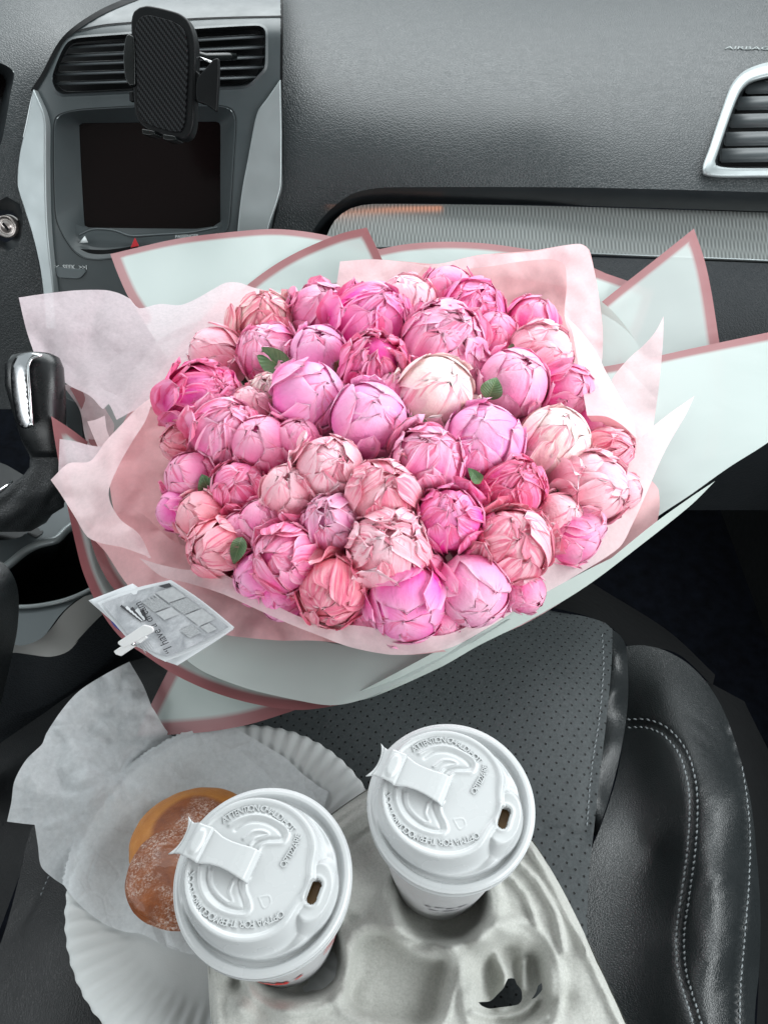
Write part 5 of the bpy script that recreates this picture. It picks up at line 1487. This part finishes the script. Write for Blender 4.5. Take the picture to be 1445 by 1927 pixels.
# tear tab: ribbon from the hinge in the middle, up and over to the rim, then a flared pull
def tab_mesh():
    a = lloc(690, 622); b = lloc(200, 410)
    st = []
    #   s, half width, height
    prof = [(0.0, .172, .0000), (.02, .172, .0022), (.06, .170, .0042), (.13, .165, .0050), (.25, .150, .0052), (.38, .145, .0050), (.50, .155, .0048), (.60, .185, .0046), (.64, .195, .0044),
            (.66, .195, .0062), (.72, .190, .0066), (.82, .188, .0064), (.85, .186, .0052), (.90, .175, .0040), (.95, .19, .0034), (1.0, .22, .0032)]
    d = b - a; L = np.linalg.norm(d); d = d / L; nrm = np.array([-d[1], d[0]])
    nu = 16
    S = np.array([p[0] for p in prof]); Wd = np.array([p[1] for p in prof]); Hh = np.array([p[2] for p in prof])
    ss_ = np.unique(np.concatenate([np.linspace(0, 1, 60), S]))
    vs, fs = [], []
    for s in ss_:
        w = np.interp(s, S, Wd); hgt = np.interp(s, S, Hh)
        for i in range(nu + 1):
            u = i / nu * 2 - 1
            s2 = s
            if s > .9: s2 = .9 + (s - .9) * (0.45 + .75 * abs(u) ** 2.2)
            p = a + d * (s2 * L) + nrm * (u * w)
            z = TOPZ - .0012 + hgt
            # raised oval on the clip
            ov = ((s - .745) / .065) ** 2 + (u / .72) ** 2
            z += .0012 * np.clip((1.15 - ov) / .3, 0, 1) if ov < 1.15 else 0
            vs.append((p[0] * RR, p[1] * RR, z))
    m = nu + 1
    for j in range(len(ss_) - 1):
        for i in range(nu): fs.append((j * m + i, j * m + i + 1, (j + 1) * m + i + 1, (j + 1) * m + i))
    me = bpy.data.meshes.new('tear_tab'); me.from_pydata(vs, [], fs); me.shade_smooth(); me.materials.append(M_lid); return me
tab_me = tab_mesh()
def arc_text(s, zpts, hz, flip=False):
    """letters following a line through points of the close view, upright side away from the arc's centre; returns one mesh"""
    pl = lpoly(zpts)
    L = np.concatenate([[0], np.cumsum(np.linalg.norm(np.diff(pl, axis=0), axis=1))])
    size = hz
    vs, fs = [], []
    n = len(s)
    gl = [text_mesh(ch, size, .012, 0, 0) if ch != ' ' else ([], []) for ch in s]
    wd = [(max(p.x for p in g_[0]) - min(p.x for p in g_[0]) if g_[0] else size * .28) for g_ in gl]
    gap = (L[-1] - sum(wd)) / n
    pos = np.cumsum([0] + [w_ + gap for w_ in wd])
    for i, ch in enumerate(s):
        if ch == ' ': continue
        q = pos[i] + (wd[i] + gap) / 2
        x = np.interp(q, L, pl[:, 0]); y = np.interp(q, L, pl[:, 1])
        x2 = np.interp(q + .01, L, pl[:, 0]); y2 = np.interp(q + .01, L, pl[:, 1])
        x1 = np.interp(q - .01, L, pl[:, 0]); y1 = np.interp(q - .01, L, pl[:, 1])
        a = math.atan2(y2 - y1, x2 - x1)
        v, f = gl[i]
        M = Matrix.Translation((x, y, 0)) @ Matrix.Rotation(a, 4, 'Z')
        k = len(vs)
        for w in v:
            p = M @ Vector((w.x, w.y, 0))
            vs.append((p.x * RR, p.y * RR, .0130 + (.0008 if w.z > 0 else -.0004)))
        fs += [tuple(j + k for j in g) for g in f]
    me = bpy.data.meshes.new('embossed_lettering'); me.from_pydata(vs, [], fs); me.materials.append(M_lid); return me
let = [arc_text('ATTENTION CHAUD HOT', '455,330 520,290 620,262 720,270 800,310 870,365 915,410', .100),
       arc_text('OPT122ARE', '865,625 905,560 935,500 955,435', .095),
       arc_text('LOCK THERMOGUARD FOR OPTIMA'[::-1] if False else 'OPTIMA FOR THERMOGUARD LOCK', '905,905 830,935 740,955 640,955 520,930 420,880 340,800 295,710 290,620', .100)]
cups = []
for ci, (loc, lab) in enumerate(zip(cup_loc, ('paper coffee cup with white lid standing in the far socket of the pulp tray', 'paper coffee cup with white lid and red print leaning nearest the doughnut'))):
    base_z = .012
    root = thing('coffee_cup', lab, 'coffee cup', (loc.x, loc.y, base_z), 'takeaway coffee cups')
    Hc = CUPZ - base_z
    q_lid = Matrix.Translation((0, 0, Hc)) @ Matrix.Rotation(LA + (R(3) if ci else 0), 4, 'Z')
    def place(nm, me, par=root):
        o = bpy.data.objects.new(nm, me); link(o)
        o.parent = par
        if par is root: o.matrix_basis = q_lid
        return o
    if ci:
        root.scale = (1.0, 1.0, 1.0)
    lid = place('lid', lid_me)
    place('drinking_hole', hw_me, lid); solidify(place('tear_tab', tab_me, lid), .0009, 0)
    for m_ in let: place('embossed_lettering', m_, lid)
    rt, rb_ = RR * .93, RR * .66
    prof = [(0.0001, 0.003), (rb_ * .95, .003), (rb_ * .96, 0), (rb_, 0), (rb_ + .0005, .002), (rt, Hc - .004), (rt * 1.005, Hc - .003), (rt, Hc - .002), (rt * .97, Hc - .002), (rb_ * .97, .006)]
    v_, f_ = [], []
    cup = lathe('cup_wall', prof, M_cup, None, 96); cup.parent = root
    cf_ = bpy.data.objects.new('coffee', cof_me); link(cf_); cf_.parent = lid; cf_.location = (cy_[0] * RR, cy_[1] * RR, .0045)
    # printed marks follow the wall: rectangles in (angle, height)
    def wall_patch(nm, pts, m, lift=.0010):
        """pts: outline in (angle deg, height fraction from base)"""
        ol = np.array(pts, float)
        bm = bmesh.new(); vv = []
        # subdivide outline
        out = []
        for i in range(len(ol)):
            a, b = ol[i], ol[(i + 1) % len(ol)]
            k = max(1, int(abs(b[0] - a[0]) / 4))
            out += [a + (b - a) * j / k for j in range(k)]
        for a, hf in out:
            z = Hc * hf; rr_ = rb_ + (rt - rb_) * hf + lift
            vv.append(bm.verts.new((rr_ * math.cos(R(a)), rr_ * math.sin(R(a)), z)))
        bm.faces.new(vv); bmesh.ops.triangulate(bm, faces=bm.faces)
        o = bm_obj(nm, bm, m, None, False); o.parent = cup; return o
    if ci == 1:
        for k in range(6):
            wall_patch('red_stripe', [(-8 - k * 4.2, .84 - k * .01), (-10.8 - k * 4.2, .84 - k * .01), (-24 - k * 3.4, .36 + k * .03), (-23 - k * 3.4, .36 + k * .03)], M_cupred)
        wall_patch('red_script', [(-112, .34), (-106, .40), (-100, .37), (-95, .42), (-90, .37), (-86, .44), (-82, .38), (-79, .43), (-76, .36), (-80, .30), (-90, .31), (-100, .30), (-108, .28)], M_cupred)
        wall_patch('red_script', [(-72, .40), (-64, .47), (-62, .44), (-69, .38)], M_cupred)
    else:
        for (a0, a1, h0, h1) in [(-110, -104, .40, .44), (-101, -92, .43, .46), (-90, -82, .41, .45), (-79, -68, .42, .46), (-106, -96, .33, .36), (-92, -74, .34, .37)]:
            wall_patch('grey_print', [(a0, h0), (a1, h0 + .01), (a1, h1), (a0, h1)], M_cupgrey)
    cups.append(root)

# ---- tray
TZ = 0.045
def sstep(v, a, b):
    t = np.clip((v - a) / (b - a), 0, 1); return t * t * (3 - 2 * t)
tray_out = '404,1990 392,1795 420,1700 560,1580 690,1486 760,1462 880,1470 985,1560 1050,1660 1120,1800 1185,1940 1250,2080 420,2080'
tray_line = curve_pts(parse(tray_out), 10, True)[0]
tl_closed = np.concatenate([tray_line, tray_line[:1]])
def near(xy, cx, cy, rx, ry=None, ang=0):
    ry = ry or rx
    c, s = math.cos(R(ang)), math.sin(R(ang))
    dx, dy = xy[:, 0] - cx, xy[:, 1] - cy
    return np.hypot((dx * c + dy * s) / rx, (-dx * s + dy * c) / ry)
ridge_a = line('1000,1600 1050,1660 1085,1720 1105,1800', 8); ridge_b = line('965,1610 1015,1665 1045,1720 1060,1790', 8); ridge_c = line('935,1625 985,1680 1010,1740', 8)
side_ridge = line('640,1560 700,1515', 8); side_ridge2 = line('660,1580 720,1535', 8)
def tray_z(xy):
    h = np.full(len(xy), TZ)
    de = dist_poly(xy, tl_closed)
    h -= 0.006 * np.exp(-(de / 5.0) ** 2)                     # rolled edge
    h += 0.0022 * np.exp(-((de - 14) / 5.0) ** 2) 
    # sockets
    for cx, cy, rx, ry in ((560, 1800, 92, 88), (830, 1700, 92, 84), (962, 1858, 78, 105)):
        d = near(xy, cx, cy, rx, ry)
        h -= (0.019 if cx < 900 else 0.012) * (1 - sstep(d, .76 if cx < 900 else .62, 1.04))
        h += 0.0025 * np.exp(-((d - 1.2) / .10) ** 2)
        if cx == 830: h += .009 * np.exp(-((d - 1.0) / .28) ** 2) * sstep(xy[:, 1], cy - 20, cy + 50)
        a = np.arctan2(xy[:, 1] - cy, xy[:, 0] - cx)
        h += 0.0035 * np.cos(a * 4 + cx) * np.exp(-((d - .95) / .22) ** 2)
    # centre pad
    d = (np.abs((xy[:, 0] - 748) * .96 + (xy[:, 1] - 1842) * .22) / 88) ** 4 + (np.abs((xy[:, 1] - 1842) * .96 - (xy[:, 0] - 748) * .22) / 76) ** 4
    h -= 0.010 * (1 - sstep(d, .75, 1.35))
    h += 0.002 * np.exp(-((d ** .25 - 1.22) / .08) ** 2)
    for rg, w, a in ((ridge_a, 5.5, .0036), (ridge_b, 6, .004), (ridge_c, 5.5, .0035), (side_ridge, 8, .004), (side_ridge2, 6, -.003)):
        h += a * np.exp(-(dist_poly(xy, rg) / w) ** 2)
    # bumps between the sockets
    for cx, cy, w, a in ((905, 1765, 22, .007), (945, 1745, 16, .006), (880, 1790, 14, -.005), (985, 1790, 18, .004), (440, 1850, 16, -.006), (455, 1900, 20, .006), (650, 1740, 26, -.006), (640, 1640, 24, .005), (760, 1750, 26, .003), (1060, 1880, 26, -.004), (700, 1600, 40, -.006), (540, 1905, 26, .006)):
        h += a * np.exp(-((xy[:, 0] - cx) ** 2 + (xy[:, 1] - cy) ** 2) / w ** 2)
    # flaps of the torn socket: raised tongues
    for pl, w, a in ((line('890,1905 930,1915 980,1905 1010,1880', 6), 7, .004), (line('935,1800 950,1840 940,1885', 6), 10, .007), (line('985,1810 985,1860', 6), 8, .005), (line('920,1945 980,1935 1030,1915', 6), 5, .003), (line('930,1965 985,1955 1040,1930', 6), 5, .002)):
        h += a * np.exp(-(dist_poly(xy, pl) / w) ** 2)
    nz = np.array([fractal((p[0] / 100, p[1] / 100), 2.2, 3, 3.7) for p in xy])
    return np.maximum(TZ + (h - TZ) * 1.6 + nz * .0009, 0.004)
def tray_t(xy):
    xy = np.asarray(xy, float)
    return (CAMZ - tray_z(xy)) / -rays(xy)[:, 2]
tray = thing('cup_tray', 'grey moulded pulp drinks tray with a torn empty socket at the front', 'cup tray', tuple(PZ(750, 1842, .0)))
sheet('tray_body', tray_out, tray_t, M_pulp, tray, 6.0, None, ('935,1872 948,1858 955,1842 968,1842 972,1852 980,1862 982,1880 975,1890 955,1894 938,1896 920,1898 905,1892 900,1886 922,1884', '1012,1855 1018,1850 1020,1862 1006,1878 1000,1880 1008,1868'))
band('tray_skirt', '392,1795 420,1700 560,1580 690,1486 760,1462 880,1470 985,1560 1050,1660 1120,1800 1185,1940', '396,1800 424,1704 562,1584 691,1490 760,1466 878,1474 982,1564 1047,1664 1117,1804 1182,1944', lambda xy: (CAMZ - .039) / -rays(xy)[:, 2], lambda xy: (CAMZ - .028) / -rays(xy)[:, 2], M_pulp, tray, 2, 9)
band('tray_skirt', '392,1795 404,1990', '397,1795 409,1990', lambda xy: (CAMZ - .039) / -rays(xy)[:, 2], lambda xy: (CAMZ - .02) / -rays(xy)[:, 2], M_pulp, tray, 2, 9)

# ---- paper plate, fluted: circle on the seat
def fit_circle(px, z):
    w = np.array([PZ(x, y, z)[:] for x, y in px])[:, :2]
    A = np.c_[2 * w, np.ones(len(w))]; b = (w ** 2).sum(1)
    s = np.linalg.lstsq(A, b, rcond=None)[0]
    return s[0], s[1], math.sqrt(s[2] + s[0] ** 2 + s[1] ** 2)
pcx, pcy, pr = fit_circle([(470, 1374), (600, 1405), (688, 1485), (125, 1690), (150, 1830), (200, 1927)], .022)
print('plate', pcx, pcy, pr)
M_plate = simple('white_paper_plate', (0.52, 0.54, 0.54), 0.6, 0, 0.3, 0.02, 25, 0.15, 900)
plate_o = thing('paper_plate', 'white fluted paper plate under the doughnut wrapper', 'plate', (pcx, pcy, .0))
vs, fs = [], []
nr, na = 40, 360
for i in range(nr + 1):
    f = i / nr
    for k in range(na):
        a = 2 * math.pi * k / na
        rr_ = pr * f
        if f < .66: z = .012
        else:
            g = (f - .66) / .34
            z = .012 + .016 * (g * g * (3 - 2 * g) if g < 1 else 1)
            z += .0009 * math.sin(a * 62) * min(1, g * 2.2)
        rr2 = rr_ * (1 + (.003 * math.sin(a * 62 + 1.2) if f == 1 else 0))
        vs.append((pcx + rr2 * math.cos(a), pcy + rr2 * math.sin(a), z + .0015 * math.sin(a * 2 + 1) * f))
for i in range(nr):
    for k in range(na): fs.append((i * na + k, i * na + (k + 1) % na, (i + 1) * na + (k + 1) % na, (i + 1) * na + k))
pm_o = mesh_obj('plate_disc', vs, fs, M_plate, plate_o)
solidify(pm_o, .0006, 1)

# ---- waxed paper
def wax():
    n = NT('waxed_paper'); c = n.coord()
    f = n.noise(c, 240, 4, .75)
    n.set(n.ramp(f, [(0.3, (0.72, 0.75, 0.77)), (0.7, (0.80, 0.83, 0.85))]), 0.42, 0, 0.4)
    wp = n.n('ShaderNodeTexNoise'); wp.inputs['Scale'].default_value = 20; n.l(c, wp.inputs[0])
    ad = n.n('ShaderNodeMixRGB', blend_type='ADD'); ad.inputs[0].default_value = .02; n.l(c, ad.inputs[1]); n.l(wp.outputs[1], ad.inputs[2])
    c1 = n.ramp(n.voro(ad.outputs[0], 22, 'DISTANCE_TO_EDGE'), [(0.0, 0.0), (0.10, 1.0)]); c2 = n.ramp(n.voro(ad.outputs[0], 55, 'DISTANCE_TO_EDGE'), [(0.0, 0.0), (0.08, 1.0)])
    nb = n.bump(c1, .35, .003); nb = n.bump(c2, .22, .0015, nb); nb = n.bump(n.noise(c, 160, 3, .6, 1.0), .2, .0008, nb); n.l(nb, n.b.inputs['Normal'])
    tr = n.n('ShaderNodeBsdfTranslucent'); tr.inputs[0].default_value = (.7, .74, .76, 1)
    mx = n.n('ShaderNodeMixShader'); mx.inputs[0].default_value = .3
    n.l(n.b.outputs[0], mx.inputs[1]); n.l(tr.outputs[0], mx.inputs[2])
    tp = n.n('ShaderNodeBsdfTransparent'); m2 = n.n('ShaderNodeMixShader')
    n.l(n.ramp(f, [(0.3, .30), (0.7, .2)]), m2.inputs[0]); n.l(mx.outputs[0], m2.inputs[1]); n.l(tp.outputs[0], m2.inputs[2])
    n.l(m2.outputs[0], n.out.inputs[0]); return n.m
M_wax = wax()
wax_o = thing('waxed_paper', 'crumpled translucent white bakery paper beneath the doughnut', 'paper', tuple(PZ(250, 1550, .03)))
wcrease = [line(s, 9) for s in ('120,1360 150,1400 165,1440 155,1470', '270,1335 200,1345 150,1400', '60,1490 120,1500 200,1480 240,1460', '165,1440 200,1430 260,1470 300,1440', '80,1560 140,1540 220,1560', '190,1380 230,1430 210,1480', '110,1640 180,1600 230,1540', '330,1420 400,1440 430,1480', '140,1700 200,1660 230,1620')]
def plate_z(x, y):
    f = np.hypot(x - pcx, y - pcy) / pr
    g = np.clip((f - .66) / .34, 0, 1)
    return np.where(f < 1.04, .012 + .016 * g * g * (3 - 2 * g) + .003, 0.0)
def wdisp(V):
    o = np.zeros(len(V))
    for k, L in enumerate(wcrease):
        d = dist_poly(V, L)
        o += (-.0035 if k % 2 == 0 else .003) * np.exp(-d / 16.0)
    n_ = np.array([1 - 2 * abs(fractal((p[0] / 100, p[1] / 100), 1.9, 3, 8.1)) for p in V])
    far = np.clip(1 - (V[:, 1] - 1300) / 420, 0.15, 1)
    return o * far * .8 + (crease(V, 110, 3.3, .009) + crease(V, 48, 8.1, .0035) + crease(V, 24, 5.1, .0010)) * far + .003
wz_ = None
sheet('paper_sheet', '244,1245c 200,1268 150,1300 118,1335 88,1380 80,1400 50,1430 28,1470 22,1510 14,1546c 45,1550 66,1552c 72,1590 78,1630 100,1652 130,1672c 160,1710 200,1742 240,1756 270,1760 330,1790 395,1806c 470,1760 560,1640 620,1500c 545,1440 480,1405 420,1372c 330,1388 286,1330c 270,1290',
      ctrl_z('244,1245,.045 150,1300,.055 80,1400,.06 28,1470,.06 14,1546,.05 66,1552,.045 130,1672,.02 240,1756,.016 395,1806,.012 470,1700,.012 620,1500,.014 420,1372,.016 286,1330,.03 250,1450,.03 300,1600,.014 180,1500,.04'), M_wax, wax_o, 5.0, None, (), wdisp)
_me = bpy.data.objects['paper_sheet'].data
for v in _me.vertices:
    q = float(plate_z(v.co.x, v.co.y))
    if v.co.z < q + .002:
        z0 = v.co.z; v.co.z = q + .002 * math.exp((z0 - q - .002) * 120)

# ---- doughnut
def dough():
    n = NT('glazed_doughnut'); c = n.coord()
    at = n.n('ShaderNodeAttribute', attribute_name='edge')       # 0 crust top .. 1 pale side
    f = n.noise(c, 90, 6, .7); g = n.noise(c, 700, 3, .6)
    crust = n.ramp(f, [(0.3, (0.14, 0.032, 0.007)), (0.7, (0.27, 0.075, 0.015))])
    side = n.ramp(f, [(0.3, (0.36, 0.125, 0.02)), (0.7, (0.46, 0.19, 0.035))])
    col = n.mix(n.ramp(at.outputs['Fac'], [(0.35, 0.0), (0.65, 1.0)]), crust, side)
    sug = n.math('MULTIPLY', n.ramp(n.noise(c, 650, 5, .8), [(0.46, 0.0), (0.66, 0.9)]), n.ramp(n.noise(c, 38, 4, .6, .8), [(0.44, 0.0), (0.60, 0.9)]))
    top = n.ramp(at.outputs['Fac'], [(0.2, 1.0), (0.5, 0.04)])
    col = n.mix(n.math('MULTIPLY', sug, n.math('MULTIPLY', top, .85)), col, (0.80, 0.70, 0.62))
    n.set(col, 0.52, 0, 0.4); n.b.inputs['Coat Weight'].default_value = .18
    n.b.inputs['Subsurface Weight'].default_value = .08; n.b.inputs['Subsurface Radius'].default_value = (.004, .002, .001)
    n.l(n.bump(g, .4, .0006, n.bump(f, .5, .002)), n.b.inputs['Normal']); return n.m
M_dough = dough()
don = thing('doughnut', 'brown doughnut dusted with sugar on waxed paper beside the nearer cup', 'doughnut', tuple(PZ(320, 1640, .02)))
def lobed(name, cpx, cpy, z, rx, ry, rz, tiltdir, tilt, parent, m, ang=0, seed=1.0, split=.2):
    """flattened bun; edge attribute runs from crust to pale waist"""
    bm = bmesh.new(); bmesh.ops.create_icosphere(bm, subdivisions=6, radius=1)
    c = PZ(cpx, cpy, z); s = tz(cpx, cpy, z) / FPX
    rot = Matrix.Rotation(R(tilt), 3, Vector((math.cos(R(tiltdir)), math.sin(R(tiltdir)), 0))) @ Matrix.Rotation(R(ang), 3, 'Z')
    ed = []
    for v in bm.verts:
        p = v.co.copy()
        zz = p.z
        r_ = 1 + .04 * noise.noise(p * 1.6 + Vector((seed, 0, 0))) + .012 * noise.noise(p * 5)
        # waist: pale band pinched in
        r_ *= 1 - .045 * math.exp(-((zz - .02) / .10) ** 2)
        q = Vector((p.x * rx, p.y * ry, math.copysign(abs(zz) ** .85, zz) * rz)) * r_ * s
        ed.append(0.5 + .5 * math.tanh((split - zz) * 9) if zz > -.4 else .2)
        v.co = rot @ q + c
    me = bpy.data.meshes.new(name); bm.to_mesh(me); bm.free(); me.shade_smooth()
    a = me.attributes.new('edge', 'FLOAT', 'POINT'); a.data.foreach_set('value', np.array(ed, np.float32))
    me.materials.append(m); return put(bpy.data.objects.new(name, me), parent)
lobed('dough_ring', 368, 1592, .040, 122, 122, 62, 180, 22, don, M_dough, 20, 1.0, .80)
lobed('dusted_top', 340, 1648, .060, 98, 100, 42, 150, 20, don, M_dough, 10, 5.0, -.9)
